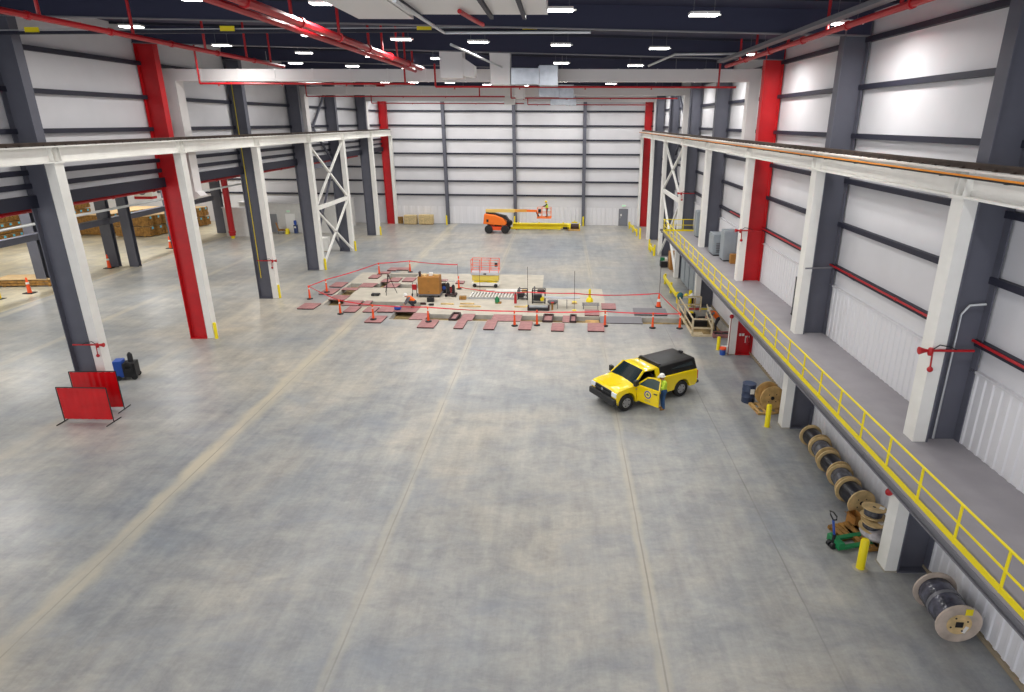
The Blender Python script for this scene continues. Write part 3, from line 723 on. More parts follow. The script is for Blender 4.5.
# plates
def plate(n, x0, x1, y0, y1, label, group='red floor plates', m='plate', th=.09, z=0.):
    cx, cy = (x0+x1)/2, (y0+y1)/2
    t = thing('floor_plate', label, 'plate', (cx, sh(cx, cy), z), RZ, group)
    hx, hy = (x1-x0)/2, (y1-y0)/2
    MB().box(-hx, hx, -hy, hy, th*.7, th).build('top_sheet', m, t)
    MB().box(-hx+.02, hx-.02, -hy+.02, hy-.02, 0, th*.7).build('frame', 'plateedge', t)
    return t
LOOSE = {
 'p1': (-18.04, -16.87, 40.94, 42.30, 'loose red plate at the outer corner by the first barrier post'),
 'p2': (-17.99, -16.90, 44.87, 46.46, 'loose red plate outside the trench with a barrier post standing on it'),
 'p3': (-17.94, -16.94, 47.06, 48.53, 'loose red plate just behind the one that carries a barrier post'),
 'p4': (-15.76, -14.96, 50.11, 51.29, 'loose red plate beside the short back trench'),
 'p4b': (-15.39, -14.51, 51.8, 52.5, 'narrow red plate at the corner of the back trench'),
 'p5': (-14.96, -14.20, 52.98, 54.15, 'first of two touching red plates behind the back trench, corner side'),
 'p6': (-14.18, -13.15, 53.26, 54.17, 'second of two touching red plates behind the back trench, crate side'),
 'p7': (-13.81, -12.99, 49.07, 50.35, 'red plate lying on the pale slab behind the tripod'),
 'p8': (-12.76, -11.84, 49.19, 50.48, 'red plate lying on the pale slab between tripod and cardboard crate'),
 'p9': (-14.64, -13.80, 40.36, 41.72, 'red plate in front of the corner trench, third from the outer corner'),
 'p10': (-13.34, -12.52, 40.45, 41.65, 'smaller red plate in front of the corner trench behind a barrier post'),
 'p11': (-12.40, -11.27, 40.53, 41.65, 'red plate touching the one where the crouching worker is'),
 'p12': (-12.54, -11.43, 38.15, 39.59, 'foremost red plate with a barrier post on it, corner side'),
 'p14': (-8.95, -7.86, 37.30, 38.92, 'red plate in front of the cardboard crate with a barrier post on it'),
 'p15': (-6.63, -6.03, 37.26, 39.05, 'narrow red plate in front of the leaning plate frame'),
 'p16': (-4.76, -4.07, 37.20, 39.13, 'narrow red plate in front of the long row of white pipes'),
 'p17': (-2.59, -1.78, 37.28, 38.97, 'red plate between two barrier posts in front of the black engine'),
 'p18': (-0.56, 0.25, 37.15, 38.69, 'red plate in front of the folding table'),
 'p19': (1.71, 2.75, 37.23, 38.84, 'red plate in front of the open wooden trench bed'),
 'p20': (1.64, 2.63, 40.6, 41.91, 'red plate behind the trench below the yellow wet floor cone'),
 'p21': (2.86, 3.87, 42.18, 43.60, 'red plate on bare concrete beyond the slab corner, near the yellow cone'),
 'p22': (-8.36, -7.71, 48.79, 49.62, 'small red plate behind the welding cart'),
 'p23': (-9.74, -9.14, 49.51, 50.04, 'small red plate behind the cardboard crate'),
}
for k, v in LOOSE.items(): plate(k, *v)
COVER = {
 'c1': (-16.76, -15.55, 43.43, 44.69, 'red trench cover in the outer trench, near its front corner'),
 'c2': (-16.76, -15.55, 46.25, 46.97, 'red trench cover in the outer trench, near its back corner'),
 'c3': (-15.72, -14.55, 47.24, 48.56, 'red trench cover at the back corner trench'),
 'c4': (-14.45, -13.65, 48.91, 49.97, 'red trench cover in the short back trench'),
 'c5': (-13.73, -12.71, 47.24, 48.56, 'red trench cover behind the tripod'),
 'c6': (-15.32, -14.15, 42.04, 43.36, 'red trench cover in the corner trench below the tape'),
 'c7': (-13.96, -13.47, 42.04, 43.36, 'narrow red trench cover in the corner trench'),
 'p13': (-11.26, -9.74, 40.70, 42.12, 'red trench cover beside the crouching worker'),
 'c10': (-9.86, -8.78, 39.04, 40.51, 'red trench cover in the front trench next to the crouching worker'),
 'c11': (-6.52, -5.69, 39.04, 40.51, 'red trench cover beside the leaning plate frame'),
 'c12': (-4.48, -2.55, 39.04, 40.51, 'long red trench cover in front of the row of white pipes'),
 'c14': (0.15, 0.63, 39.04, 40.51, 'narrow red trench cover in front of the folding table'),
}
for k, v in COVER.items(): plate(k, *v, group='red trench covers', th=.05)
plate('s1', 2.6, 5.32, 39.04, 40.51, 'flat grey steel sheet covering the front trench', 'grey steel sheets', 'steel', .05)
plate('s2', 4.97, 7.20, 40.95, 42.46, 'grey steel sheet lying behind the front trench', 'grey steel sheets', 'steel', .1)
for x0, x1, lab in ((-7.2, -6.74, 'leaning open red plate frame in the front trench'), (-1.1, -.5, 'open red box frame in the trench in front of the black engine'), (.66, 1.02, 'small open red box frame in the trench in front of the folding table')):
    t = thing('hatch_surround', lab, 'hatch', ((x0+x1)/2, sh(x0, 39.8), .0), RZ, 'open red frames in the front trench'); w_ = (x1-x0)/2
    for a, b in (((-w_, -.75), (w_, -.75)), ((w_, -.75), (w_, .75)), ((w_, .75), (-w_, .75)), ((-w_, .75), (-w_, -.75))):
        MB().bar((a[0], a[1], .06), (b[0], b[1], .06), .09, .14).build('frame_bar', 'plateedge', t)
    MB().box(-w_+.04, w_-.04, -.7, .7, -.02, .01).build('panel', 'plate', t)
t = thing('wooden_trench_bed', 'wooden boards set in the open trench behind a loose red plate', 'boards', (2.1, sh(2.1, 39.8), -.45), RZ)
for k in range(5): MB().box(-.45, .45, -.62+k*.25, -.4+k*.25, .2, .25).build('board', 'wood2', t)
for s in (-.4, .35): MB().box(s, s+.06, -.64, .62, 0, .2).build('bearer', 'wood2', t)

# barrier posts
POSTS = [(-18.18, 44.38, 'orange barrier post at the outer corner of the taped area'), (-17.5, 46.0, 'orange barrier post standing on a loose red plate outside the trench'), (-14.73, 40.65, 'orange barrier post in front of the corner trench'), (-15.28, 52.3, 'orange barrier post at the back corner of the taped area'),
         (-12.1, 39.2, 'orange barrier post standing on the foremost red plate'), (-12.9, 53.31, 'orange barrier post behind the back trench, nearest the crate'), (-8.45, 38.8, 'orange barrier post on a red plate in front of the cardboard crate'), (-2.89, 38.3, 'orange barrier post one plate gap from the next, before the engine'),
         (-1.48, 38.45, 'orange barrier post in front of the flat black press'), (2.83, 38.4, 'orange barrier post at the near end of the grey steel sheet'), (5.8, 38.06, 'orange barrier post on plain concrete before the open trench end'), (7.49, 37.99, 'orange barrier post at the corner of the timber guard'), (-7.84, 47.57, 'orange barrier post between welding cart and scissor lift')]
for i, (x, y, lab) in enumerate(POSTS):
    z = .09 if i in (1, 4, 6) else 0
    t = thing('barrier_post', lab, 'post', (x, y, z), 0, 'orange barrier posts')
    MB().lathe([(.21, 0), (.21, .04), (.12, .07), (.06, .09)], 14).build('base', 'black', t, True)
    MB().lathe([(.085, .08), (.06, .5), (.05, .86), (.03, .9)], 10).build('tube', 'cone', t, True)
    MB().lathe([(.058, .74), (.056, .82)], 10, cap=False).build('band', 'white', t)
    MB().lathe([(.05, .9), (.07, .94), (.05, 1.0)], 8).build('handle', 'cone', t)
t = thing('traffic_cone', 'orange and white traffic cone on concrete near the grey sheet', 'cone', (6.87, 42.9, 0))
MB().box(-.22, .22, -.22, .22, 0, .04).build('base', 'black', t); MB().lathe([(.17, .04), (.12, .4)], 14).build('cone_body', 'cone', t, True); MB().lathe([(.12, .4), (.09, .6)], 14).build('band', 'white', t, True); MB().lathe([(.09, .6), (.05, .9), (.03, .95)], 14).build('tip', 'cone', t, True)
for x, y, h, lab in ((6.93, 43.2, 2.85, 'thin dark pole standing behind the traffic cone'), (.95, 41.9, 2.75, 'thin dark pole standing by the folding table'), (-2.28, 42.9, 2.8, 'thin dark pole standing between the two small engines'), (-6.05, 46.3, 2.1, 'thin dark pole standing in front of the scissor lift'), (-7.9, 47.75, 1.95, 'thin dark pole carrying the tape end behind a barrier post')):
    t = thing('marker_pole', lab, 'pole', (x, y, 0), 0, 'thin marker poles'); MB().tube([(0, 0, .02), (0, 0, h)], .013, 6).build('rod', 'plateedge', t); MB().lathe([(.16, 0), (.16, .03), (.03, .05)], 10).build('foot', 'yellow', t)
def tape(pts, label):
    v = []; f = []
    P = []
    for a, b in zip(pts[:-1], pts[1:]):
        a, b = Vector(a), Vector(b); n = 6
        for k in range(n): 
            s = k/n; p = a.lerp(b, s); p.z -= .25*s*(1-s)*min(1, (b-a).length/6); P.append(p)
    P.append(Vector(pts[-1]))
    mb = MB()
    for k, p in enumerate(P):
        tw = .018*math.sin(k*1.3); v += [(p.x, p.y+tw, p.z-.035), (p.x, p.y-tw, p.z+.035), (p.x, p.y-tw+.006, p.z+.035), (p.x, p.y+tw+.006, p.z-.035)]
    for k in range(len(P)-1):
        for j in range(4): f.append((4*k+j, 4*k+(j+1) % 4, 4*k+4+(j+1) % 4, 4*k+4+j))
    o = Vector(pts[0]); v = [tuple(Vector(q)-o) for q in v]
    t = mb.add(v, f).build('barrier_tape', 'tape'); t.location = o
    tag(t, label, 'tape')
pp = lambda i, z=.96: (POSTS[i][0], POSTS[i][1], z+(.09 if i in (1, 4, 6) else 0))
tape([pp(0), pp(1), pp(3), pp(5), (-7.86, 47.6, 1.9)], 'red barrier tape along the back of the taped work area')
tape([pp(0), pp(2), pp(4), pp(6), pp(7), pp(9), pp(10), pp(11)], 'red barrier tape along the front row of barrier posts')
tape([pp(12, .15), (-4.2, 45.2, .35), (-2.28, 42.95, 1.0), (.95, 41.92, 1.2), (3.2, 42.6, .9), (6.9, 43.0, .95), pp(11)], 'red barrier tape from the scissor lift past the folding table to the timber guard')

# ------------------------------------------------------------------ work area things
t = thing('cardboard_crate', 'big brown cardboard crate on a wheeled trolley', 'crate', (-9.65, 45.6, 0))
MB().box(-.78, .78, -.5, .5, .22, 1.5).build('box', 'cardboard', t, bevel=.01)
MB().box(-.85, .85, -.56, .56, .14, .22).build('trolley_deck', 'steel', t)
for x in (-.7, .7):
    for y in (-.45, .45): MB().lathe([(.08, -.03), (.08, .03)], 10, (x, y, .08), 'y').build('wheel', 'black', t)
for z in (.4, 1.2): MB().box(-.07, .07, -.515, -.5, z-.06, z+.06).build('hand_hole', 'lumber', t)
for i, (x, y, w_, d, h, m, lab) in enumerate(((-.35, 0, .3, .4, .12, 'wood', 'pale wood block on top of the cardboard crate'), (.1, .1, .25, .3, .2, 'white', 'white carton on top of the cardboard crate'), (.5, 0, .35, .25, .1, 'wood2', 'flat tan box on the end of the cardboard crate'), (-.65, -.2, .12, .3, .35, 'plateedge', 'dark red tool standing on the corner of the cardboard crate'))):
    o = tag(MB().box(-w_/2, w_/2, -d/2, d/2, 0, h).build(['wood_block', 'carton', 'flat_box', 'power_tool'][i], m, bevel=.01), lab, 'tool' if i == 3 else 'box'); o.location = (-9.65+x, 45.6+y, 1.5)
t = thing('hand_cart', 'red and black hand cart leaning on the cardboard crate', 'cart', (-10.75, 45.3, 0))
MB().tube([(-.15, 0, .1), (-.15, .1, 1.0), (.15, .1, 1.0), (.15, 0, .1)], .025).build('frame', 'black', t); MB().cbox((0, .02, .7), (.34, .12, .4)).build('hose_reel', 'redpipe', t, bevel=.02)
for s in (-.18, .18): MB().lathe([(.12, -.03), (.12, .03)], 12, (s, 0, .12), 'x').build('wheel', 'black', t)
def welder_cart(x, y, lab, rz=0):
    t = thing('welding_cart', lab, 'cart', (x, y, 0), rz)
    MB().box(-.4, .4, -.3, .3, .14, .2).build('deck', 'plateedge', t)
    for s in (-.33, .33): 
        for yy in (-.25, .25): MB().lathe([(.1, -.03), (.1, .03)], 12, (s, yy, .1), 'y').build('wheel', 'black', t)
    MB().lathe([(.13, .2), (.13, .9), (.05, 1.02)], 12, (-.2, 0, 0)).build('cylinder', 'black', t, True)
    MB().lathe([(.12, .2), (.12, .75), (.05, .85)], 12, (.18, .05, 0)).build('cylinder', 'blackplastic', t, True)
    for k in range(3): MB().tube([(.05*math.cos(a)+.05*k, -.28, .55+.22*math.sin(a)) for a in [2*PI*j/14 for j in range(15)]], .025, 6).build('hose_coil', ['black', 'redpipe', 'black'][k], t, True)
    MB().tube([(-.38, .25, .2), (-.42, .28, 1.05), (.3, .28, 1.05)], .02, 6).build('handle', 'chrome', t)
welder_cart(-8.1, 45.5, 'black welding cart with coiled hoses next to the cardboard crate')
t = thing('blower', 'round black blower with a blue hub behind the welding cart', 'blower', (-8.75, 46.4, 0))
MB().lathe([(.3, -.12), (.36, -.05), (.36, .05), (.3, .12)], 18, (0, 0, .42), 'y').build('housing', 'black', t, True); MB().lathe([(.14, -.14), (.14, .14)], 12, (0, 0, .42), 'y').build('hub', 'blue', t); MB().box(-.25, .25, -.15, .15, 0, .08).build('foot', 'black', t)
def lump(name, lab, cat, loc, parts):
    t = thing(name, lab, cat, loc)
    for n, c, d, m in parts: MB().cbox(c, d).build(n, m, t, bevel=.02)
    return t
lump('toolbox', 'black tool box on the slab in front of the cardboard crate', 'tool box', (-9.3, 43.9, 0), [('box', (0, 0, .16), (.5, .3, .32), 'blackplastic'), ('handle', (0, 0, .36), (.25, .05, .06), 'black')])
lump('grinder', 'small dark red grinder lying on the slab before the tool box', 'tool', (-9.7, 43.1, 0), [('body', (0, 0, .08), (.36, .14, .15), 'plateedge'), ('disc', (.2, 0, .06), (.05, .2, .1), 'black')])
lump('grinder', 'small black power tool on the slab next to the dark red grinder', 'tool', (-9.05, 42.9, 0), [('body', (0, 0, .07), (.32, .14, .14), 'black'), ('grip', (-.18, 0, .08), (.1, .08, .08), 'steel')])
lump('blue_bag', 'bright blue bag beside the crouching worker', 'bag', (-11.1, 41.6, .09), [('bag', (0, 0, .1), (.42, .3, .2), 'blue'), ('strap', (0, 0, .22), (.3, .05, .04), 'white')])
t = thing('tripod', 'black surveying tripod standing on the pale slab', 'tripod', (-12.8, 46.0, 0))
for a in (.3, 2.4, 4.5): MB().tube([(.05*math.cos(a), .05*math.sin(a), 1.35), (.55*math.cos(a), .55*math.sin(a), 0)], .022, 6).build('leg', 'black', t)
MB().lathe([(.1, 1.33), (.1, 1.4), (.05, 1.42), (.05, 1.5)], 10).build('head', 'plateedge', t)
lump('tool_case', 'flat black case lying on the slab beside the tripod', 'case', (-13.7, 45.5, 0), [('case', (0, 0, .08), (.6, .4, .15), 'blackplastic'), ('latch', (0, -.21, .09), (.1, .03, .05), 'chrome')])
# scissor lift
t = thing('scissor_lift', 'yellow scissor lift with orange platform rails', 'lift', (-5.85, 48.5, 0), RZ); t.scale = (.92, .95, .92)
MB().box(-1.15, 1.15, -.4, .4, .12, .4).build('chassis', 'white', t, bevel=.02)
for s in (-.9, .9):
    for y in (-.4, .4): MB().lathe([(.16, -.06), (.16, .06)], 14, (s, y, .16), 'y').build('wheel', 'black', t)
for k in range(3):
    z = .42+k*.2
    for y in (-.28, .28):
        MB().bar((-1.0, y, z), (1.0, y, z+.18), .06, .09).build('scissor_arm', 'yellow', t); MB().bar((1.0, y, z), (-1.0, y, z+.18), .06, .09).build('scissor_arm', 'yellow', t)
MB().box(-1.12, 1.12, -.34, .34, .55, 1.02).build('side_cover', mat('pale_yellow', (226, 204, 92), .5), t, bevel=.02)
MB().box(-1.18, 1.18, -.42, .42, 1.05, 1.28).build('platform', mat('pale_grey_paint', (196, 196, 200), .5), t, bevel=.02)
MB().box(-.12, .12, -.43, -.42, 1.1, 1.22).build('nameplate', 'blackplastic', t)
for x in (-1.15, -.4, .4, 1.15):
    for y in (-.4, .4): MB().tube([(x, y, 1.28), (x, y, 2.35)], .025, 6).build('rail_post', 'cone', t)
for z in (1.5, 1.92, 2.35):
    MB().tube([(-1.15, -.4, z), (1.15, -.4, z), (1.15, .4, z), (-1.15, .4, z), (-1.15, -.4, z)], .024, 6).build('rail', 'cone', t)
MB().cbox((.95, -.3, 1.95), (.22, .15, .3)).build('control_box', 'black', t)
# row of white pipe stubs on a rack
t = thing('pipe_rack', 'row of short white pipes set in a low rack on the slab', 'rack', (-5.0, 45.4, 0), RZ)
MB().box(-1.75, 1.75, -.75, -.7, 0, .12).build('rack_rail', 'galv', t); MB().box(-1.75, 1.75, .7, .75, 0, .12).build('rack_rail', 'galv', t)
for k in range(15):
    x = -1.6+k*.23; MB().tube([(x, -.72, .12), (x, .72, .12)], .055, 8).build('pipe', 'white', t, True)
for x, y, lab in ((-4.3, 47.2, 'first long white strip lying by the scissor lift'), (-3.6, 46.8, 'second long white strip lying by the scissor lift, nearer the pipe rack')):
    o = tag(MB().box(-1.4, 1.4, -.12, .12, 0, .1).build('panel_strip', 'white', bevel=.01), lab, 'strip', 'white strips by the scissor lift'); o.location = (x, y, 0)
t = thing('gas_bottle', 'green pump on the slab before the row of white pipes', 'pump', (-4.5, 43.6, 0)); t.name = 'pump'
MB().lathe([(.16, 0), (.17, .3), (.1, .42), (.04, .5)], 12).build('body', 'green', t, True); MB().box(-.1, .3, -.15, .15, 0, .1).build('base', 'lumber', t)
t = thing('gas_bottle', 'slim red gas bottle standing before the row of white pipes', 'bottle', (-3.2, 43.6, 0)); MB().lathe([(.1, 0), (.1, .6), (.05, .7)], 12).build('cylinder', 'redpipe', t, True); MB().lathe([(.04, .7), (.04, .8)], 8).build('valve', 'black', t)
for x, y, l, lab in ((-6.3, 42.6, 1.5, 'longest pale timber batten lying before the row of white pipes'), (-8.0, 43.2, .9, 'pale timber batten nearest the power tools on the slab'), (-6.6, 43.3, 1.0, 'pale timber batten between the power tools and the longest batten'), (-2.8, 42.6, .8, 'pale timber batten lying by the slim red bottle')):
    o = tag(MB().box(-l/2, l/2, -.08, .08, 0, .09).build('timber_batten', 'wood'), lab, 'batten', 'timber battens on the slab'); o.location = (x, y, 0); o.rotation_euler.z = RZ
lump('sand_bag', 'brown sand bag lying beside the row of white pipes', 'bag', (-7.1, 44.6, 0), [('bag', (0, 0, .12), (.5, .35, .24), 'lumber'), ('tie', (.25, 0, .18), (.08, .08, .08), 'wood')])
def engine(x, y, lab, s=1., tank='plateedge'):
    t = thing('engine_set', lab, 'engine', (x, y, 0))
    f = MB()
    for a in (-.45*s, .45*s):
        for b in (-.35*s, .35*s): MB().tube([(a, b, .0), (a, b, .95*s)], .035, 6).build('frame_post', 'black', t)
    for z in (.1, .95*s): MB().tube([(-.45*s, -.35*s, z), (.45*s, -.35*s, z), (.45*s, .35*s, z), (-.45*s, .35*s, z), (-.45*s, -.35*s, z)], .03, 6).build('frame_rail', 'black', t)
    MB().cbox((-.08, 0, .38*s), (.6*s, .5*s, .42*s)).build('engine_block', 'blackplastic', t, bevel=.03)
    MB().cbox((.15*s, 0, .82*s), (.5*s, .45*s, .22*s)).build('fuel_tank', tank, t, bevel=.05)
    MB().lathe([(.14*s, -.2), (.14*s, .2)], 12, (.25*s, -.1, .3*s), 'y').build('motor', 'yellow' if tank != 'wood2' else 'chrome', t, True)
    MB().tube([(-.3*s, .1, .6*s), (-.3*s, .1, 1.15*s)], .05, 8).build('exhaust', 'steel', t)
engine(-1.55, 43.9, 'black framed engine set standing on the slab near the folding table', 1.0)
engine(-2.75, 44.8, 'smaller grey and black engine set behind the slim red bottle', .75, 'wood2')
lump('flat_press', 'long flat black and silver bar press lying before the engine sets', 'press', (-1.5, 41.9, 0), [('bed', (0, 0, .1), (1.45, .4, .18), 'blackplastic'), ('top', (0, .05, .24), (1.3, .3, .1), 'galv'), ('end_block', (-.7, 0, .18), (.12, .42, .3), 'plateedge'), ('end_block', (.7, 0, .18), (.12, .42, .3), 'plateedge')])
t = thing('folding_table', 'folding table with two silver sheets standing on the slab', 'table', (.1, 42.5, 0))
MB().box(-.9, .9, -.3, .3, .68, .72).build('tabletop', 'white', t)
for x in (-.3, .35): 
    for y in (-.25, .25): MB().tube([(x, y, 0), (x, y, .68)], .02, 6).build('leg', 'steel', t)
for i, (x, rz, lab) in enumerate(((-.55, .12, 'shiny silver sheet on the folding table, engine side'), (.6, -.1, 'shiny silver sheet on the folding table, cone side'))):
    o = tag(MB().box(-.65, .65, -.25, .25, 0, .03).build('metal_sheet', 'galv'), lab, 'sheet', 'silver sheets on the folding table'); o.location = (.1+x, 42.5, .73); o.rotation_euler = (0, rz*.3, 0)
t = tag(MB().ell((0, 0, 0), (.38, .2, .2)).build('dark_bundle', 'steel', None, True), 'dark rounded bundle behind the folding table', 'bundle'); t.location = (-.55, 43.4, .2)
t = thing('floor_sign', 'yellow wet floor cone on the slab beyond the folding table', 'sign', (2.1, 44.2, 0)); MB().lathe([(.27, 0), (.27, .06), (.2, .25), (.1, .32)], 14).build('base', 'yellow', t, True); MB().lathe([(.1, .32), (.08, .9), (.03, .95)], 12).build('stem', 'yellow', t, True)
t = thing('wire_bench', 'low grey wire bench behind the red plate under the yellow cone', 'bench', (2.1, 42.45, 0), RZ)
for y in (-.3, 0, .3): MB().bar((-.6, y, .3), (.6, y, .3), .12, .03).build('slat', 'steel', t)
for x in (-.5, .5):
    for y in (-.28, .28): MB().tube([(x, y, 0), (x, y, .29)], .025, 6).build('leg', 'steel', t)
lump('hand_bucket', 'small yellow bucket lid on the slab next to the thin pole', 'bucket', (1.0, 43.7, 0), [('lid', (0, 0, .05), (.4, .4, .1), 'lumbertop'), ('rim', (0, 0, .11), (.3, .3, .04), 'yellow')])
lump('valve_block', 'small red and brown valve block between press and folding table', 'valve', (-.55, 42.0, 0), [('body', (0, 0, .25), (.14, .14, .5), 'lumber'), ('wheel', (0, 0, .52), (.22, .22, .05), 'redpipe')])

# timber guard round the wall side pit
t = thing('timber_guard', 'pale timber guard frame around the pit by the wall', 'guard', (8.0, 36.6, 0))
pts = [(.0, 0), (1.15, -.1), (.05, 5.2), (1.55, 5.2), (.0, 2.6)]
for x, y in pts: MB().bar((x, y, 0), (x, y, 1.05), .1, .1).build('post', 'timber', t)
for z in (.5, 1.05):
    MB().bar((0, 0, z), (.05, 5.2, z), .05, .09).build('rail', 'timber', t); MB().bar((0, 0, z), (1.15, -.1, z), .05, .09).build('rail', 'timber', t); MB().bar((.05, 5.2, z), (1.55, 5.2, z), .05, .09).build('rail', 'timber', t); MB().bar((1.15, -.1, z), (1.5, 3.2, z), .05, .09).build('rail', 'timber', t)
MB().box(-.02, .06, -.05, 5.3, .0, .14).build('kick_board', 'timber', t); MB().box(-.02, 1.25, -.2, -.14, .0, .14).build('kick_board', 'timber', t)
t = thing('plate_rack', 'pinkish tray holding dark plates at the pit edge by the wall', 'tray', (9.85, 36.75, 0)); 
MB().box(-.65, .65, -.55, .1, .0, .05).build('tray_bottom', 'plate', t)
for a, b in (((-.65, -.55), (.65, -.55)), ((.65, -.55), (.65, .1)), ((.65, .1), (-.65, .1)), ((-.65, .1), (-.65, -.55))): MB().bar((a[0], a[1], .12), (b[0], b[1], .12), .06, .2).build('tray_side', 'plate', t)
for k, x in enumerate((-.3, .15)): MB().cbox((x+.05, -.22, .12), (.36, .5, .06), .1, 0, .12).build('dark_plate', 'blackplastic', t)
t = thing('work_table', 'white topped work table heaped with yellow and red gear behind the pit', 'table', (8.72, 42.5, 0)); MB().box(-.65, .65, -.3, .3, .85, .9).build('tabletop', 'white', t)
for x in (-.55, .55):
    for y in (-.25, .25): MB().tube([(x, y, 0), (x, y, .85)], .03, 6).build('leg', 'wood2', t)
for x, m, lab in ((.35, 'white', 'white helmet on the work table behind the pit'), (-.05, 'yellow', 'yellow helmet on the work table behind the pit'), (-.42, 'plateedge', 'dark red helmet on the work table behind the pit')):
    o = thing('hard_hat', lab, 'helmet', (8.72+x, 42.5, .9), 0, 'helmets on the work table'); MB().ell((0, 0, .04), (.15, .18, .16)).build('shell', m, o, True); MB().lathe([(.19, 0), (.19, .02)], 14).build('brim', m, o)
o = tag(MB().ell((0, 0, .3), (.35, .3, .3)).build('black_bag', 'black', None, True), 'black rubbish bag at the dark column behind the pit', 'bag'); o.location = (9.4, 43.4, 0)
o = tag(MB().ell((0, 0, .0), (.22, .22, .26)).build('teal_bag', mat('teal_cloth', (34, 92, 96), .7), None, True), 'dark teal bag hanging on the corner of the timber guard', 'bag'); o.location = (8.12, 41.75, 1.1)
t = thing('level_bar', 'red and yellow bar lying on the pit edge beneath the dark column', 'bar', (9.6, 42.32, 0)); MB().box(-.7, .1, -.04, .04, 0, .08).build('red_half', 'redpipe', t); MB().box(.1, .9, -.04, .04, 0, .08).build('yellow_half', 'yellow', t)

# far wall things
t = thing('boom_lift', 'orange boom lift with a long raised arm and work basket', 'lift', (-7.35, 74.2, 0), RZ)
MB().box(-1.0, 1.0, -.7, .7, .35, .75).build('chassis', 'cone', t, bevel=.03)
for x in (-.95, .95):
    for y in (-.85, .85):
        w_ = MB().lathe([(.2, -.18), (.45, -.16), (.48, 0), (.45, .16), (.2, .18)], 18, (x, y, .48), 'y').build('wheel', 'black', t, True)
MB().lathe([(.4, .75), (.4, 1.0)], 16).build('turntable', 'black', t)
OR = mat('lift_orange', (244, 116, 18), .45)
MB().prism([(-1.6, 1.05), (.95, .9), (1.1, 1.15), (.7, 1.7), (-.2, 2.05), (-1.45, 2.2)], -.75, .75, 'y').build('hood', OR, t, bevel=.08)
MB().box(-1.2, -.95, -.77, -.75, 1.3, 1.6).build('vent', 'black', t)
MB().prism([(-1.3, 2.1), (-.8, 2.1), (.9, 1.6), (1.3, 1.2), (1.5, 1.3), (1.0, 1.95), (-.6, 2.3), (-1.3, 2.35)], -.3, .3, 'y').build('counter_arm', 'blackplastic', t)
MB().bar((-1.35, 0, 2.48), (2.0, 0, 2.52), .34, .36).build('boom_section', mat('boom_cream', (226, 196, 110), .5), t)
MB().bar((1.0, 0, 2.52), (3.4, 0, 2.54), .27, .3).build('boom_section', mat('boom_tan', (222, 158, 64), .5), t)
MB().bar((3.2, 0, 2.54), (4.55, 0, 2.52), .22, .25).build('boom_section', OR, t)
MB().bar((4.5, 0, 2.5), (4.75, 0, 1.9), .16, .18).build('jib', 'plateedge', t)
MB().box(4.6, 6.25, -.6, .6, 1.74, 1.86).build('basket_floor', OR, t)
for x in (4.65, 5.15, 5.7, 6.2):
    for y in (-.57, .57): MB().tube([(x, y, 1.86), (x, y, 2.9)], .025, 6).build('basket_post', OR, t)
for z in (2.38, 2.9): MB().tube([(4.65, -.57, z), (6.2, -.57, z), (6.2, .57, z), (4.65, .57, z), (4.65, -.57, z)], .025, 6).build('basket_rail', OR, t)
MB().cbox((4.9, -.1, 2.5), (.3, .5, .45)).build('control_panel', 'black', t)
MB().lathe([(.35, -.1), (.35, .1)], 14, (1.35, .2, 1.1), 'y').build('hose_drum', 'black', t)
t = thing('crane_girder', 'long yellow crane girder lying on the floor at the far wall', 'girder', (-2.4, 76.9, 0), RZ)
MB().box(-3.4, 3.4, -.35, .35, .15, .2).build('bottom_flange', 'yellow', t); MB().box(-3.4, 3.4, -.4, .4, .6, .67).build('top_flange', 'yellow', t); MB().box(-3.4, 3.4, -.22, .22, .2, .6).build('box_web', 'yellow', t)
for x in (-2.8, -.3, 2.6): MB().box(x, x+.15, -.1, .1, .67, .82).build('lug', 'yellow', t)
MB().box(-3.9, 2.4, -.95, -.72, .1, .32).build('end_carriage', 'yellow', t)
for x in (-3, 0, 3): MB().box(x, x+.15, -1.0, .4, 0, .12).build('sleeper', 'wood2', t)
t = thing('hoist', 'yellow and brown hoist trolley lying at the end of the yellow girder', 'hoist', (1.55, 75.9, 0), RZ)
MB().box(-.7, .75, -.45, .45, .02, .2).build('frame', 'wood2', t); MB().lathe([(.3, -.5), (.3, .5)], 16, (.1, 0, .5), 'x').build('drum', 'plateedge', t, True)
for x in (-.45, .65): MB().lathe([(.38, -.06), (.38, .06)], 16, (x, 0, .5), 'x').build('drum_flange', 'yellow', t, True)
MB().box(-.8, -.5, -.3, .3, .2, .75).build('motor', 'yellow', t, bevel=.03); MB().bar((-1.3, -.2, .3), (-.6, -.2, .3), .2, .25).build('hook_block', 'black', t); MB().box(-.3, .4, .2, .4, .85, .98).build('cover', 'yellow', t); MB().lathe([(.05, .98), (.05, 1.15)], 8, (.05, .3, 0)).build('lug', 'yellow', t)
def ply(x, y, w_, d, h, lab, m='wood2'):
    t = thing('plywood_stack', lab, 'stack', (x, y, 0), RZ, 'plywood stacks at the far wall')
    for k in range(2): MB().box(-w_/2, w_/2, -d/2+.1+k*(d-.3), -d/2+.2+k*(d-.3), 0, .1).build('bearer', 'wood2', t)
    n = 8
    for k in range(n): MB().box(-w_/2+random.uniform(-.02, .02), w_/2, -d/2, d/2+random.uniform(-.02, .02), .1+k*(h-.1)/n, .1+(k+.82)*(h-.1)/n).build('sheet_pack', m, t)
ply(-18.85, 80.2, 1.55, .8, 1.15, 'plywood stack beside the pallet pile, farther from the wall post', mat('pale_ply', (240, 214, 160), .7, noise=.2, scale=5))
ply(-16.9, 80.15, 1.75, .8, 1.2, 'plywood stack with a stepped end, nearer the wall post', mat('pale_ply2', (240, 212, 154), .7, noise=.2, scale=5))
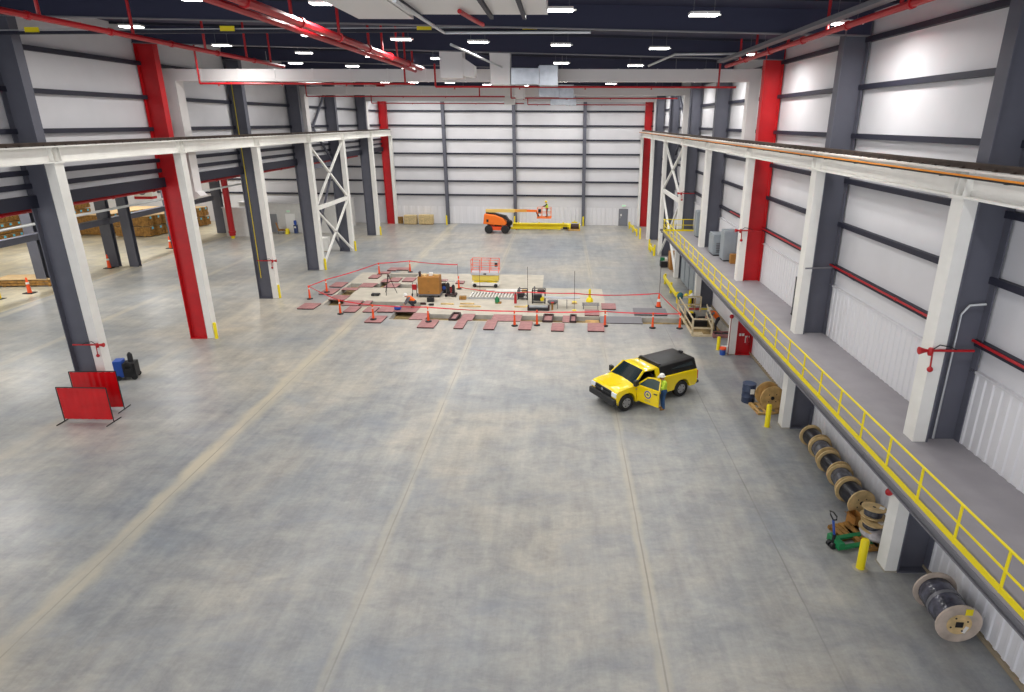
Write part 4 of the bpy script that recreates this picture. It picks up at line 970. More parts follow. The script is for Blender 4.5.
ply(-20.3, 80.8, .6, .7, .85, 'small narrow pile of brown pallets against the red corner column', 'lumber')

lump('hose_pile', 'heap of black hose in the pit beside the worker in orange', 'hose', (9.3, 40.6, -.6), [('coil', (0, 0, .2), (.9, .7, .4), 'black'), ('coil', (.2, .1, .45), (.5, .5, .15), 'blackplastic')])
lump('pump_set', 'dark pump with a yellow cap in the pit nearer the dark column', 'pump', (8.9, 41.5, -.6), [('body', (0, 0, .3), (.5, .5, .6), 'blackplastic'), ('cap', (0, 0, .65), (.25, .25, .1), 'yellow')])
lump('plank', 'pale plank pile in the pit under the front rail of the timber guard', 'planks', (8.6, 37.8, -.6), [('plank', (0, 0, .06), (.8, 1.6, .1), 'timber'), ('plank', (.1, .1, .16), (.7, 1.4, .08), 'timber')])
# ------------------------------------------------------------------ cable reels along the wall
CABLE = mat('black_cable', (34, 34, 42), .32, noise=.3, scale=8)
CABLEG = mat('grey_wrapped_cable', (96, 96, 104), .25, noise=.5, scale=6)
def disc_flange(R, th, y, s=1):
    """round flange (axis y) with an arbor hole and bolt holes shown as dark inset discs"""
    return MB().lathe([(.06*R/.45, 0), (R, 0), (R, th), (.06*R/.45, th)], 28, (0, y, R), 'y', cap=False)
def reel(name, lab, cat, loc, R, wdt, cable, rz=0., group=None, flange='wood', wrap=.78, horizontal=False):
    t = thing(name, lab, cat, loc, rz, group)
    th = .05
    for y in (-wdt/2, wdt/2-th):
        disc_flange(R, th, y).build('flange', flange, t)
    pr_ = [(R*wrap*.96, -wdt/2+th)]
    n = 9
    for k in range(n):
        y0 = -wdt/2+th+(wdt-2*th)*k/n; y1 = -wdt/2+th+(wdt-2*th)*(k+1)/n
        pr_ += [(R*wrap*.97, y0+.004), (R*wrap, (y0+y1)/2), (R*wrap*.97, y1-.004)]
    pr_ += [(R*wrap*.96, wdt/2-th)]
    MB().lathe(pr_, 28, (0, 0, R), 'y', cap=False).build('cable_winding', cable, t, True)
    for y, s in ((-wdt/2-.006, 1), (wdt/2+.006, 1)):
        MB().lathe([(.07*R/.45, -.004), (.07*R/.45, .004)], 14, (0, y, R), 'y').build('arbor_hole', 'black', t)
        for k in range(4):
            a = PI/4+k*PI/2
            MB().lathe([(.022*R/.45, -.003), (.022*R/.45, .003)], 8, (.26*R*math.cos(a)*1.6, y, R+.26*R*math.sin(a)*1.6), 'y').build('bolt', 'black', t)
    return t
labs = ['farthest reel of black cable in the row, at the dark column', 'second reel in the row, wrapped in grey film', 'middle reel of black cable in the row of five', 'fourth reel in the row, wrapped in grey film', 'closest reel of black cable in the row, its round wooden face bare']
ys = [22.75, 21.75, 20.7, 19.7, 18.75]
for i in range(5):
    reel('cable_reel', labs[i], 'cable reel', (10.05-.045*i, ys[i]-.35, 0), .445+.02*(i == 4), .86, CABLEG if i in (1, 3) else CABLE, [.06, -.04, .05, -.08, .1][i], 'cable reels in a row along the wall')
# big wrapped reel
t = reel('cable_reel', 'big reel of black cable wrapped in clear film, closest of all to the viewer'.replace(', closest of all to the viewer', ' with a yellow note'), 'cable reel', (9.93, 13.2, 0), .55, 1.25, mat('dark_film_cable', (92, 92, 106), .18, noise=.55, scale=5), -.06, None, mat('film_wrapped_wood', (206, 188, 172), .3, noise=.2, scale=3), .8)
MB().lathe([(.01, -.002), (.3, 0), (.3, .003)], 20, (0, -.635, .55), 'y').build('bare_wood_centre', 'wood', t)
MB().box(-.09, .09, -.65, -.64, .47, .63).build('square_plate', 'black', t)
for a in (.5, 2.1, 3.6, 5.2): MB().lathe([(.025, -.004), (.025, .004)], 8, (.21*math.cos(a), -.641, .55+.21*math.sin(a)), 'y').build('bolt', 'black', t)
MB().box(.08, .25, -.64, -.63, .84, 1.02).build('yellow_note', 'yellow', t)
MB().cbox((.17, -.638, .4), (.09, .006, .2), 0, 0, .4).build('torn_film', 'white', t)
MB().lathe([(.446, -.05), (.452, 0), (.446, .05)], 24, (0, .05, .55), 'y', cap=False).build('film_band', 'steel', t, True)
# small pile of reels on a pallet with jack
def pallet(lab, loc, rz=0, sx=1.1, sy=1.0, m='lumber', group=None):
    t = thing('wooden_pallet', lab, 'pallet', loc, rz, group)
    for k in range(5): x = -sx/2+.09+k*(sx-.18)/4; MB().box(x-.07, x+.07, -sy/2, sy/2, .1, .125).build('top_board', m, t)
    for y in (-sy/2+.05, 0, sy/2-.05): MB().box(-sx/2, sx/2, y-.04, y+.04, .02, .1).build('stringer', m, t)
    for k in range(3): x = -sx/2+.09+k*(sx-.18)/2; MB().box(x-.07, x+.07, -sy/2, sy/2, 0, .02).build('bottom_board', m, t)
    return t
pallet('pallet under the two small flat reels and film, beside the white column', (9.75, 16.7, 0), .1, 1.3, 1.2)
o = thing('film_bundle', 'heap of clear plastic film on the pallet below the small flat reels', 'film', (9.78, 16.6, .125)); m = MB(); m.ell((0, 0, .2), (.5, .48, .22), 14, 8); m.build('film', mat('clear_film', (196, 190, 192), .25, noise=.25, scale=6), o, True); MB().ell((.2, -.35, .1), (.28, .2, .14)).build('loose_fold', 'white', o, True)
def flat_reel(lab, loc, R, h, tilt):
    t = thing('small_reel', lab, 'cable reel', loc, 0, 'small flat reels on the pallet'); t.rotation_euler = tilt
    MB().lathe([(R, 0), (R, .03)], 26).build('flange', 'wood', t); MB().lathe([(R, h-.03), (R, h)], 26).build('flange', 'wood', t)
    MB().lathe([(R*.72, .03), (R*.75, h/2), (R*.72, h-.03)], 24).build('cable_winding', CABLEG, t, True)
    MB().lathe([(.05, 0), (.05, .006)], 10, (0, 0, h)).build('arbor_hole', 'black', t)
    MB().cbox((R*.55, -R*.3, h+.004), (.2, .14, .006), .6).build('paper_tag', 'white', t)
flat_reel('lower small reel lying flat on the film heap', (9.62, 16.68, .46), .36, .28, (.12, .05, 0))
flat_reel('upper small reel lying flat, tilted, with a white tag', (9.7, 16.85, .75), .36, .3, (-.08, .1, .3))
t = thing('cardboard_box', 'brown cardboard box standing open between the reel row and the pallet', 'box', (9.5, 17.45, 0), .3)
t.scale = (.66, .66, .7)
for a in ((-.25, -.23, -.3, .3), (.23, .25, -.3, .3), (-.25, .25, -.3, -.28), (-.25, .25, .28, .3)): MB().box(*a, 0, .6).build('side', 'cardboard', t)
MB().box(-.25, .25, -.3, .3, 0, .02).build('bottom', 'cardboard', t); MB().cbox((-.33, 0, .58), (.2, .6, .015), 0, 0, .5).build('flap', 'cardboard', t)
t = thing('pallet_jack', 'green pallet jack with a blue handle rod in front of the small reels', 'pallet jack', (8.5, 16.35, 0), .25)
for y in (-.22, .22): MB().box(.0, 1.05, y-.08, y+.08, .07, .14).build('fork', 'green', t, bevel=.01); MB().lathe([(.05, -.05), (.05, .05)], 10, (.92, y, .05), 'y').build('fork_roller', 'black', t)
MB().box(-.16, .04, -.3, .3, .07, .3).build('pump_body', 'green', t, bevel=.02); MB().lathe([(.1, -.05), (.1, .05)], 14, (-.2, -.08, .1), 'y').build('steer_wheel', 'black', t); MB().lathe([(.1, -.05), (.1, .05)], 14, (-.2, .08, .1), 'y').build('steer_wheel', 'black', t)
MB().lathe([(.05, .1), (.05, .45)], 10, (-.15, 0, 0)).build('pump_cylinder', 'black', t)
MB().bar((-.15, 0, .4), (-.28, 0, .98), .05, .05).build('handle_rod', 'blue', t)
MB().tube([(-.28, 0, .98), (-.29, -.14, 1.08), (-.31, -.16, 1.2), (-.32, 0, 1.26), (-.31, .16, 1.2), (-.29, .14, 1.08), (-.28, 0, .98)], .022, 8).build('grip_loop', 'black', t, True)
pallet('old dark pallet lying behind the green pallet jack', (9.1, 17.05, 0), .3, .9, .7, 'lumber')
# barrel and upright reel
t = thing('barrel', 'dark blue barrel with a white label', 'barrel', (8.72, 27.0, 0))
MB().lathe([(.29, 0), (.3, .02), (.3, .28), (.315, .3), (.3, .32), (.3, .58), (.315, .6), (.3, .62), (.3, .86), (.29, .88)], 24).build('shell', 'barrel', t, True)
MB().lathe([(.295, .88), (.31, .9), (.31, .92), (.26, .91), (.01, .9)], 24).build('lid', mat('barrel_lid', (72, 86, 112), .4), t, True)
MB().box(-.02, .16, -.32, -.3, .5, .74).build('label_sheet', 'white', t)
t = reel('cable_reel', 'big bare wooden reel standing on a pallet next to the barrel', 'cable reel', (9.4, 26.15, .125), .56, .62, 'wood2', .12, None, 'wood2', .5)
pallet('pallet under the big bare wooden reel', (9.35, 26.15, 0), .12, 1.3, 1.1, 'wood2')
t = thing('bucket', 'blue bucket with an orange rim next to a bollard at the red column', 'bucket', (9.05, 33.3, 0))
MB().lathe([(.15, 0), (.18, .32)], 16).build('pail', 'blue', t, True); MB().lathe([(.185, .32), (.185, .42)], 16).build('rim', 'cone', t); MB().tube([(-.18, 0, .38), (-.12, -.18, .28), (.12, -.18, .28), (.18, 0, .38)], .012, 5).build('handle', 'chrome', t)
o = tag(MB().box(-.16, .16, -.12, .12, 0, .36).build('white_carton', 'white', None, bevel=.01), 'white carton standing behind the blue and orange bucket', 'box'); o.location = (9.25, 33.7, 0)
# under walkway end: brown boxes
for i, (x, y, w_, h, lab) in enumerate(((10.1, 55.3, 1.1, 1.5, 'large brown box under the far end of the walkway'), (10.15, 53.5, .9, 1.0, 'smaller brown box under the far end of the walkway'))):
    t = thing('cardboard_box', lab, 'box', (x, y, 0)); MB().box(-w_/2, w_/2, -.6, .6, .1, h).build('box', 'cardboard', t, bevel=.02); MB().box(-w_/2, w_/2, -.6, .6, 0, .1).build('skid', 'lumber', t); MB().box(-w_/2-.01, w_/2+.01, -.04, .04, .1, h+.01).build('tape_strip', 'wood', t)
lump('floor_cleaner', 'small black and white floor machine at the walkway end column', 'machine', (9.2, 56.0, 0), [('body', (0, 0, .3), (.6, .8, .5), 'black'), ('tank', (.1, .1, .65), (.4, .5, .3), 'white'), ('handle', (-.2, -.45, .8), (.4, .06, .3), 'green')])

# ------------------------------------------------------------------ red welding screens
def screen(x, y, rz, lab, w_=2.2, h=1.35):
    t = thing('welding_screen', lab, 'screen', (x, y, 0), rz, 'red welding screens')
    for s in (-w_/2, w_/2):
        MB().tube([(s, 0, 0), (s, 0, h+.08)], .022, 6).build('upright', 'black', t); MB().tube([(s, -.45, .02), (s, .45, .02)], .022, 6).build('foot', 'black', t)
    MB().tube([(-w_/2, 0, h+.08), (w_/2, 0, h+.08)], .022, 6).build('top_rail', 'black', t)
    v = []; n = 24
    for k in range(n+1):
        x_ = -w_/2+.03+(w_-.06)*k/n; d = .012*math.sin(k*1.9)
        v += [(x_, d, .12), (x_, d, h+.05), (x_, d+.008, .12), (x_, d+.008, h+.05)]
    f = []
    for k in range(n):
        a = 4*k; b = a+4; f += [(a, b, b+1, a+1), (a+2, a+3, b+3, b+2), (a+1, b+1, b+3, a+3), (a, a+2, b+2, b)]
    f += [(0, 1, 3, 2), (4*n, 4*n+2, 4*n+3, 4*n+1)]
    m = MB().add(v, f); o = m.build('curtain', SCR, t, True)
SCR = mat('red_vinyl', (206, 12, 22), .25, noise=.1, scale=2)
screen(-20.15, 24.35, -.02, 'red welding screen standing in front, full face seen', 2.15, 1.5)
screen(-20.45, 25.55, .05, 'red welding screen behind the other one, touching the column', 2.0, 1.75)
t = thing('welding_machine', 'blue and black welding machine beside the red screens', 'machine', (-21.6, 29.25, 0), .3)
MB().box(-.5, -.1, -.3, .3, .15, 1.0).build('power_unit', 'blue', t, bevel=.03); MB().box(-.1, .45, -.32, .32, .12, .85).build('cylinder_rack', 'black', t, bevel=.02)
for x in (-.35, .35):
    for y in (-.3, .3): MB().lathe([(.13, -.04), (.13, .04)], 12, (x, y, .13), 'y').build('wheel', 'black', t)
for k in range(4): MB().tube([(.15+.06*k, -.36+.05*k, .75+.2*math.sin(a)+.0) if 0 else (.15+.18*math.cos(a), -.37, .6+.05*k+.18*math.sin(a)) for a in [2*PI*j/14 for j in range(15)]], .03, 6).build('cable_coil', 'black', t, True)
MB().lathe([(.12, .8), (.12, 1.2), (.04, 1.32)], 12, (.2, .1, 0)).build('gas_cylinder', 'blackplastic', t, True)

# ------------------------------------------------------------------ neighbouring hall
def post(x, y, lab, w_=.75, h=9.7, m='dark'):
    t = thing('annex_column', lab, 'column', (x, y, 0), 0, 'columns of the neighbouring hall')
    MB().box(-w_/2, w_/2, .0, .03, 0, h).build('flange', m, t); MB().box(-w_/2, w_/2, .4, .43, 0, h).build('flange', m, t); MB().box(-.02, .02, .03, .4, 0, h).build('web', m, t)
for x, y, lab, w_ in ((-40.1, 47.5, 'dark grey column next to the flat brown crate, crate side of the pair', .8), (-39.3, 48.3, 'dark grey column half behind the closest big column, next to the flat brown crate', .5), (-39.3, 54.5, 'dark grey column at a cone in front of the lumber, first of the pair', .95), (-37.6, 54.7, 'dark grey column in front of the lumber, second of the pair', .8), (-38.95, 72.6, 'dark grey column at the end of the lumber, beside the red pipe', 1.0), (-39.0, 63.4, 'dark grey column hidden mostly by the big red column', .8)):
    post(x, y, lab, w_)
t = thing('tie_beam', 'grey beam between the columns in front of the lumber', 'beam', (-39, 36, 4.0)); MB().bar((0, 0, 0), (0, 36, 0), .3, .45).build('beam', 'dark', t); MB().bar((0, 0, .24), (0, 36, .24), .5, .04).build('flange', 'dark', t)
t = conduit('long pale pipe above the grey beam in front of the lumber', [(-34, 30, 5.85), (-34, 70, 5.85)], .09)
t = tag(MB().tube([(0, 0, 5), (0, 0, 1.5), (0, -.3, 1.2), (-2.6, -3, 1.2)], .11, 8).build('drain_pipe', 'navysteel', None, True), 'dark bent pipe hanging at the outer edge before the first big column', 'pipe'); t.location = (-21.8, 22.9, 5.0)
# lumber bundles
LB = random.Random(3)
proto = thing('lumber_bundle', 'x', 'lumber', (0, 0, -60), 0)
m = MB(); top = MB()
for zz in range(8):
    for k in range(9):
        m.box(-1.95+LB.uniform(-.04, .04), 1.95+LB.uniform(-.04, .04), -.48+k*.107, -.48+k*.107+.1, .1+zz*.125, .1+zz*.125+.11)
m.build('boards', 'lumber', proto)['kind'] = 'stuff'
MB().box(-1.95, 1.95, -.48, .48, 1.1, 1.12).build('top_layer', 'lumbertop', proto)
for x in (-1.2, 1.2): MB().box(x-.06, x+.06, -.5, .5, 0, .1).build('bearer', 'wood2', proto)
MB().box(1.955, 1.985, -.12, .14, .82, 1.05).build('blue_end_tag', mat('sky_blue', (88, 184, 214), .5), proto)
n = 0
for row, (xx, zz, y0, cnt) in enumerate(((-47.2, 0, 70.2, 9), (-47.2, 1.13, 70.2, 9), (-52.5, 0, 71, 8), (-52.5, 1.13, 71, 8), (-58.5, 0, 64, 13), (-58.5, 1.13, 64, 13), (-58.5, 2.26, 64, 13), (-60.2, 0, 48, 15), (-60.2, 1.13, 48, 15), (-60.2, 2.26, 48, 15))):
    for k in range(cnt):
        x = xx+.22*k if row < 4 else xx
        lab = ['brown lumber bundle with a blue end tag in the front stack, bottom layer', 'brown lumber bundle with a blue end tag in the front stack, top layer', 'brown lumber bundle in the second stack, bottom layer', 'brown lumber bundle in the second stack, top layer'][row] if row < 4 else 'brown lumber bundle in the tall rear stack of the neighbouring hall'
        grp = ['lumber in the front stack, bottom', 'lumber in the front stack, top', 'lumber in the second stack, bottom', 'lumber in the second stack, top'][row] if row < 4 else 'lumber in the tall rear stack'
        dup(proto, (x+LB.uniform(-.08, .08), y0+k*1.02, zz), LB.uniform(-.01, .01), lab, grp)
for o in [*proto.children, proto]: bpy.data.objects.remove(o)
t = thing('flat_crate', 'low flat brown crate on the floor past the first dark columns', 'crate', (-41.4, 48.2, 0), .1)
MB().box(-2.3, 2.3, -.9, .9, .55, .6).build('lid', 'lumbertop', t); 
for z in (.1, .32): MB().box(-2.25, 2.25, -.88, .88, z, z+.18).build('board_layer', 'lumber', t)
for x in (-1.6, 0, 1.6): MB().box(x-.1, x+.1, -.85, .85, 0, .1).build('bearer', 'lumber', t)
for x, y, lab in ((-39.55, 45.5, 'orange cone by the flat brown crate'), (-39.4, 54.1, 'orange cone beside the column in front of the lumber'), (-39.4, 63.3, 'orange cone far off beside the big red column')):
    t = thing('traffic_cone', lab, 'cone', (x, y, 0), 0, 'cones in the neighbouring hall')
    MB().box(-.35, .35, -.3, .3, 0, .05).build('base', 'black', t); MB().lathe([(.15, .05), (.06, 1.15), (.03, 1.2)], 12).build('cone_body', 'cone', t, True); MB().lathe([(.125, .7), (.1, .85)], 12, cap=False).build('band', 'white', t, True)
t = thing('bollard', 'yellow bollard at the outer edge of the neighbouring hall floor', 'bollard', (-40.5, 43.9, 0)); MB().lathe([(.13, 0), (.13, 1.1), (.02, 1.15)], 14).build('post', 'yellow', t, True); MB().box(-.9, .4, -.9, .2, 0, .02).build('mat', 'black', t)
t = thing('unit_heater', 'white unit heater hanging above the lumber', 'heater', (-46.5, 72, 4.2)); MB().box(-1.1, 1.1, -.5, .5, 0, 1.3).build('case', 'white', t, bevel=.03); MB().lathe([(.45, -.03), (.5, 0), (.45, .03)], 18, (0, -.53, .65), 'y').build('fan_grille', 'steel', t); MB().box(-1.0, 1.0, -.45, .45, -.3, 0).build('red_tray', 'redpipe', t)
for x in (-.9, .9): MB().tube([(x, 0, 1.3), (x, 0, 5.5)], .03, 6).build('hanger_rod', 'steel', t)
# block room
b0 = 73.3
rm = thing('block_room', 'white block built room at the far end of the neighbouring hall', 'room', (-31.3, b0, 0), RZ)
MB().box(-5.6, 5.6, 0, 6, 0, 3.3).build('block_wall', 'annexwall', rm); MB().box(-5.7, 5.7, -.1, 6.1, 3.3, 3.42).build('roof_slab', 'panel', rm)
MB().box(-2.35, -1.35, -.05, .0, 0, 2.1).build('door', mat('far_door_grey', (136, 138, 142), .5), rm); MB().box(-.35, .75, -.06, 0, 0, 2.15).build('door', mat('bright_white_door', (244, 244, 242), .4), rm)
t = thing('exit_sign', 'green exit sign above the white door of the block room', 'sign', (-31.2, b0-.1, 2.3), RZ); MB().box(-.2, .2, -.03, .03, 0, .28).build('housing', 'white', t); text_mesh('EXIT', .16, GL, t, (0, -.035, .14), (PI/2, 0, 0))
t = thing('chair', 'brown lounge chair against the block room wall between its doors', 'chair', (-32.1, b0-.7, 0), .4); MB().box(-.3, .3, -.35, .3, .32, .46).build('seat', 'lumber', t, bevel=.03); MB().cbox((-.3, .05, .85), (.12, .55, .8), 0, 0, -.25).build('backrest', 'cardboard', t, bevel=.03); MB().cbox((.55, 0, .32), (.6, .5, .12), 0, 0, .3).build('footrest', 'lumber', t)
for x in (-.25, .25):
    for y in (-.28, .25): MB().tube([(x, y, 0), (x, y, .33)], .025, 6).build('leg', 'steel', t)
t = thing('water_cooler', 'blue topped water cooler at the white door of the block room', 'water cooler', (-30.45, b0-.4, 0)); MB().box(-.18, .18, -.18, .18, 0, .95).build('cabinet', mat('navy_blue', (40, 60, 110), .4), t, bevel=.02); MB().lathe([(.08, .95), (.16, 1.05), (.16, 1.4), (.12, 1.45)], 14).build('bottle', 'blue', t, True); MB().box(-.1, .1, -.2, -.18, .6, .8).build('tap_panel', 'white', t)
t = thing('wet_floor_sign', 'yellow folding floor sign before the white door of the block room', 'sign', (-31.15, b0-1.1, 0))
for s in (-1, 1): MB().cbox((0, s*.14, .32), (.35, .02, .68), 0, s*.4).build('panel', 'yellow', t)
t = thing('wall_clock', 'round black box on the block room wall beside the dark column', 'fixture', (-28.2, b0-.25, 1.6), RZ); MB().lathe([(.3, -.1), (.3, .1)], 16, axis='y').build('case', 'black', t, True); MB().lathe([(.2, -.12), (.2, -.1)], 14, axis='y').build('face', 'blackplastic', t)
t.name = 'hose_reel'
t = thing('partition_block', 'white low block wall beside the red standpipe', 'wall', (-36.4, 70.5, 0)); MB().box(-.9, 2.0, 0, .5, 0, 3.1).build('block_face', 'annexwall', t); MB().box(-1.0, 2.1, -.05, .55, 3.1, 3.2).build('coping', 'panel', t)
t = thing('standpipe', 'thick red pipe standing on the floor by the white block wall', 'pipe', (-36.0, 69.3, 0)); MB().tube([(0, 0, .3), (0, 0, 8)], .32, 12).build('pipe', 'redpipe', t, True); MB().tube([(0, 0, .0), (0, 0, .32)], .2, 10).build('yellow_foot', 'yellow', t); MB().lathe([(.38, .6), (.38, .8)], 14).build('flange', 'redpipe', t)
t = thing('paper_roll', 'white carton with handle standing inside the foot of the white bracing', 'box', (-23.6, 62.3, 0)); t.name = 'white_carton'
MB().box(-.7, .7, -.4, .4, .05, 1.4).build('carton', 'white', t, bevel=.03); MB().box(-.6, .6, -.35, .35, 0, .05).build('skid', 'lumber', t)
# ------------------------------------------------------------------ pickup truck
YEL = mat('truck_yellow', (246, 214, 8), .16, coat=.8)
GLASS = mat('dark_glass', (24, 40, 44), .06, spec=.8, coat=.5)
CAP = mat('black_canopy', (20, 20, 22), .4)
TR = thing('pickup_truck', 'yellow pickup truck with black bed canopy and open driver door', 'truck', (2.495, 26.64, 0), math.radians(211.5))
def shell(profile, layers, name, m, parent, bevel=.02):
    """side profile (x,z) lofted over layers (y, dx scale about xc, dz drop)"""
    mb = MB(); n = len(profile); v = []
    zmax = max(z for x, z in profile)
    for y, drop in layers:
        for x, z in profile:
            k = max(0, (z-.75)/(zmax-.75))
            v.append((x, y, z-drop*k))
    f = [tuple(range(n))[::-1], tuple(range(len(v)-n, len(v)))]
    for i in range(len(layers)-1):
        for j in range(n): f.append((i*n+j, i*n+(j+1) % n, (i+1)*n+(j+1) % n, (i+1)*n+j))
    mb.add(v, f)
    return mb.build(name, m, parent, True, bevel=bevel)
def arch(cx, r, zc, n=9, zb=.36):
    a0 = math.asin((zb-zc)/r) if abs((zb-zc)/r) < 1 else 0
    return [(cx+r*math.cos(a0+(PI-2*a0)*k/n), zc+r*math.sin(a0+(PI-2*a0)*k/n)) for k in range(n+1)]
HW = .97
ly = [(-HW, .07), (-HW+.05, .03), (-HW+.2, .0), (0, -.03), (HW-.2, .0), (HW-.05, .03), (HW, .07)]
# front clip: hood and fenders
front = [(.72, .62), (.72, .95), (.62, 1.06), (.2, 1.15), (-.5, 1.22), (-.78, 1.24), (-.78, .36)] + arch(0, .47, .42)[::-1] + [(.5, .5)]
# fix order: bottom edge runs back to front over the arch
front = [(.6, .55), (.62, .9), (.58, 1.0), (.5, 1.06), (.2, 1.13), (-.3, 1.19), (-.52, 1.21), (-.52, .36)] + list(reversed(arch(0, .47, .42))) + [(.5, .5)]
shell(front, ly, 'front_body', YEL, TR)
# hood centre bulge and panel lines
MB().prism([(.5, 1.085), (.1, 1.165), (-.45, 1.225), (-.45, 1.2), (.5, 1.06)], -.42, .42, 'y').build('hood_bulge', YEL, TR, bevel=.012)
# cab tub
MB().box(-1.8, -.5, -.9, .9, .34, .5).build('cab_floor', 'blackplastic', TR)
MB().box(-1.68, -.52, .78, .95, .34, .5).build('rocker', YEL, TR, bevel=.02)
for nm, y0, y1 in (('door_passenger', -HW, -HW+.1),):
    MB().box(-1.66, -.52, y0, y1, .42, 1.2).build(nm, YEL, TR, bevel=.03)
MB().box(-1.85, -1.66, -HW, HW, .38, 1.22).build('cab_rear', YEL, TR, bevel=.03)
MB().box(-.8, -.5, -.85, .85, .5, 1.14).build('dashboard', 'blackplastic', TR, bevel=.04)
MB().box(-1.64, -1.12, -.75, .75, .5, .82).build('seat', 'blackplastic', TR, bevel=.06); MB().cbox((-1.62, 0, 1.08), (.14, 1.5, .6), 0, 0, .15).build('backrest', 'blackplastic', TR, bevel=.05)
MB().tube([(-.9+.08*math.sin(a)*.4, .42+.19*math.cos(a), 1.06+.19*math.sin(a)) for a in [2*PI*k/16 for k in range(17)]], .018, 6).build('steering_wheel', 'black', TR, True)
# greenhouse
rz0, rz1 = 1.24, 1.86
rf = MB()
def ring(z, xf, xb, hw): return [(xf, -hw, z), (xf, hw, z), (xb, hw, z), (xb, -hw, z)]
rv = []; rfz = [(1.64, -1.0, -1.86, .76), (1.7, -1.07, -1.82, .71), (1.73, -1.2, -1.75, .6), (1.74, -1.35, -1.66, .4)]
for z, xf, xb, hw in rfz: rv += ring(z, xf, xb, hw)
rf.add(rv, [(3, 2, 1, 0), (12, 13, 14, 15)] + [(4*i+j, 4*i+(j+1) % 4, 4*i+4+(j+1) % 4, 4*i+4+j) for i in range(3) for j in range(4)])
rf.build('roof', YEL, TR, True, bevel=.015)
for s in (-1, 1):
    MB().bar((-.42, s*.88, 1.17), (-1.05, s*.75, 1.69), .07, .1).build('windshield_pillar', YEL, TR, bevel=.015)
    MB().bar((-1.76, s*.91, 1.18), (-1.76, s*.75, 1.65), .22, .1).build('rear_pillar', YEL, TR, bevel=.015)
    if s < 0:
        MB().add([(-.55, s*.9, 1.19), (-1.64, s*.92, 1.19), (-1.64, s*.77, 1.64), (-1.08, s*.77, 1.66), (-.55, s*.89, 1.19), (-1.64, s*.91, 1.19), (-1.64, s*.76, 1.64), (-1.08, s*.76, 1.66)], [(0, 1, 2, 3), (7, 6, 5, 4), (0, 4, 5, 1), (1, 5, 6, 2), (2, 6, 7, 3), (3, 7, 4, 0)]).build('side_window', GLASS, TR)
    MB().bar((-1.01, s*.755, 1.645), (-1.84, s*.755, 1.645), .06, .06).build('roof_rail', YEL, TR)
MB().add([(-.38, -.86, 1.18), (-.38, .86, 1.18), (-1.03, .73, 1.69), (-1.03, -.73, 1.69), (-.41, -.86, 1.16), (-.41, .86, 1.16), (-1.06, .73, 1.67), (-1.06, -.73, 1.67)], [(0, 1, 2, 3), (7, 6, 5, 4), (0, 4, 5, 1), (1, 5, 6, 2), (2, 6, 7, 3), (3, 7, 4, 0)]).build('windshield', GLASS, TR)
for a, b, c_, m in ((-.62, .3, (.22, .3, .02), 'blue'), (-.78, -.1, (.2, .2, .02), 'white'), (-.85, .25, (.2, .35, .02), 'green')):
    MB().cbox((a+.04, b, 1.155), c_).build('dash_paper', m, TR)
MB().add([(-1.88, -.8, 1.2), (-1.88, .8, 1.2), (-1.86, .7, 1.62), (-1.86, -.7, 1.62), (-1.86, -.8, 1.2), (-1.86, .8, 1.2), (-1.84, .7, 1.62), (-1.84, -.7, 1.62)], [(0, 1, 2, 3), (7, 6, 5, 4), (0, 4, 5, 1), (1, 5, 6, 2), (2, 6, 7, 3), (3, 7, 4, 0)]).build('rear_window', GLASS, TR)
# bed
bed = [(-2.22, .45), (-2.22, 1.28), (-4.28, 1.28), (-4.33, .6), (-4.25, .5)] + arch(-3.2, .47, .42, zb=.45)
bl = [(-HW, .02), (-HW+.03, 0), (0, 0), (HW-.03, 0), (HW, .02)]
bed = [(-2.22, .42), (-2.22, 1.28), (-4.28, 1.28), (-4.33, .62), (-4.2, .45)] + list(reversed([(p[0], p[1]) for p in arch(-3.2, .47, .42, zb=.45)]))[::-1][::-1]
bed = [(-4.02, .45), (-4.14, .62), (-4.1, 1.24), (-1.88, 1.24), (-1.88, .42)] + arch(-3.2, .47, .42, zb=.44)
shell(bed, bl, 'cargo_bed', YEL, TR)
# canopy
z0, z1 = 1.24, 1.82
cv = [(-1.88, -.92, z0), (-1.88, .92, z0), (-4.12, .92, z0), (-4.12, -.92, z0), (-1.9, -.88, z0+.2), (-1.9, .88, z0+.2), (-4.08, .86, z0+.2), (-4.08, -.86, z0+.2), (-1.92, -.78, z1-.13), (-1.92, .78, z1-.13), (-4.03, .78, z1-.07), (-4.03, -.78, z1-.07), (-2.04, -.64, z1-.05), (-2.04, .64, z1-.05), (-3.9, .62, z1-.01), (-3.9, -.62, z1-.01)]
MB().add(cv, [(3, 2, 1, 0), (12, 13, 14, 15)] + [(4*i+j, 4*i+(j+1) % 4, 4*i+4+(j+1) % 4, 4*i+4+j) for i in range(3) for j in range(4)]).build('bed_canopy', CAP, TR, True, bevel=.02)
for s in (-1, 1):
    MB().add([(-2.5, s*.875, z0+.22), (-3.9, s*.875, z0+.22), (-3.8, s*.8, z1-.16), (-2.6, s*.79, z1-.16), (-2.5, s*.855, z0+.22), (-3.9, s*.855, z0+.22), (-3.8, s*.78, z1-.16), (-2.6, s*.77, z1-.16)], [(0, 1, 2, 3), (7, 6, 5, 4), (0, 4, 5, 1), (1, 5, 6, 2), (2, 6, 7, 3), (3, 7, 4, 0)]).build('canopy_window', GLASS, TR)
MB().box(-2.06, -1.92, -.7, .7, z1-.12, z1-.03).build('roof_bar', CAP, TR, bevel=.02); MB().box(-3.92, -3.8, -.1, .1, z1, z1+.07).build('brake_light', 'blackplastic', TR)
MB().lathe([(.015, 0), (.015, .25)], 6, (-1.5, -.2, 1.76)).build('antenna', 'black', TR)
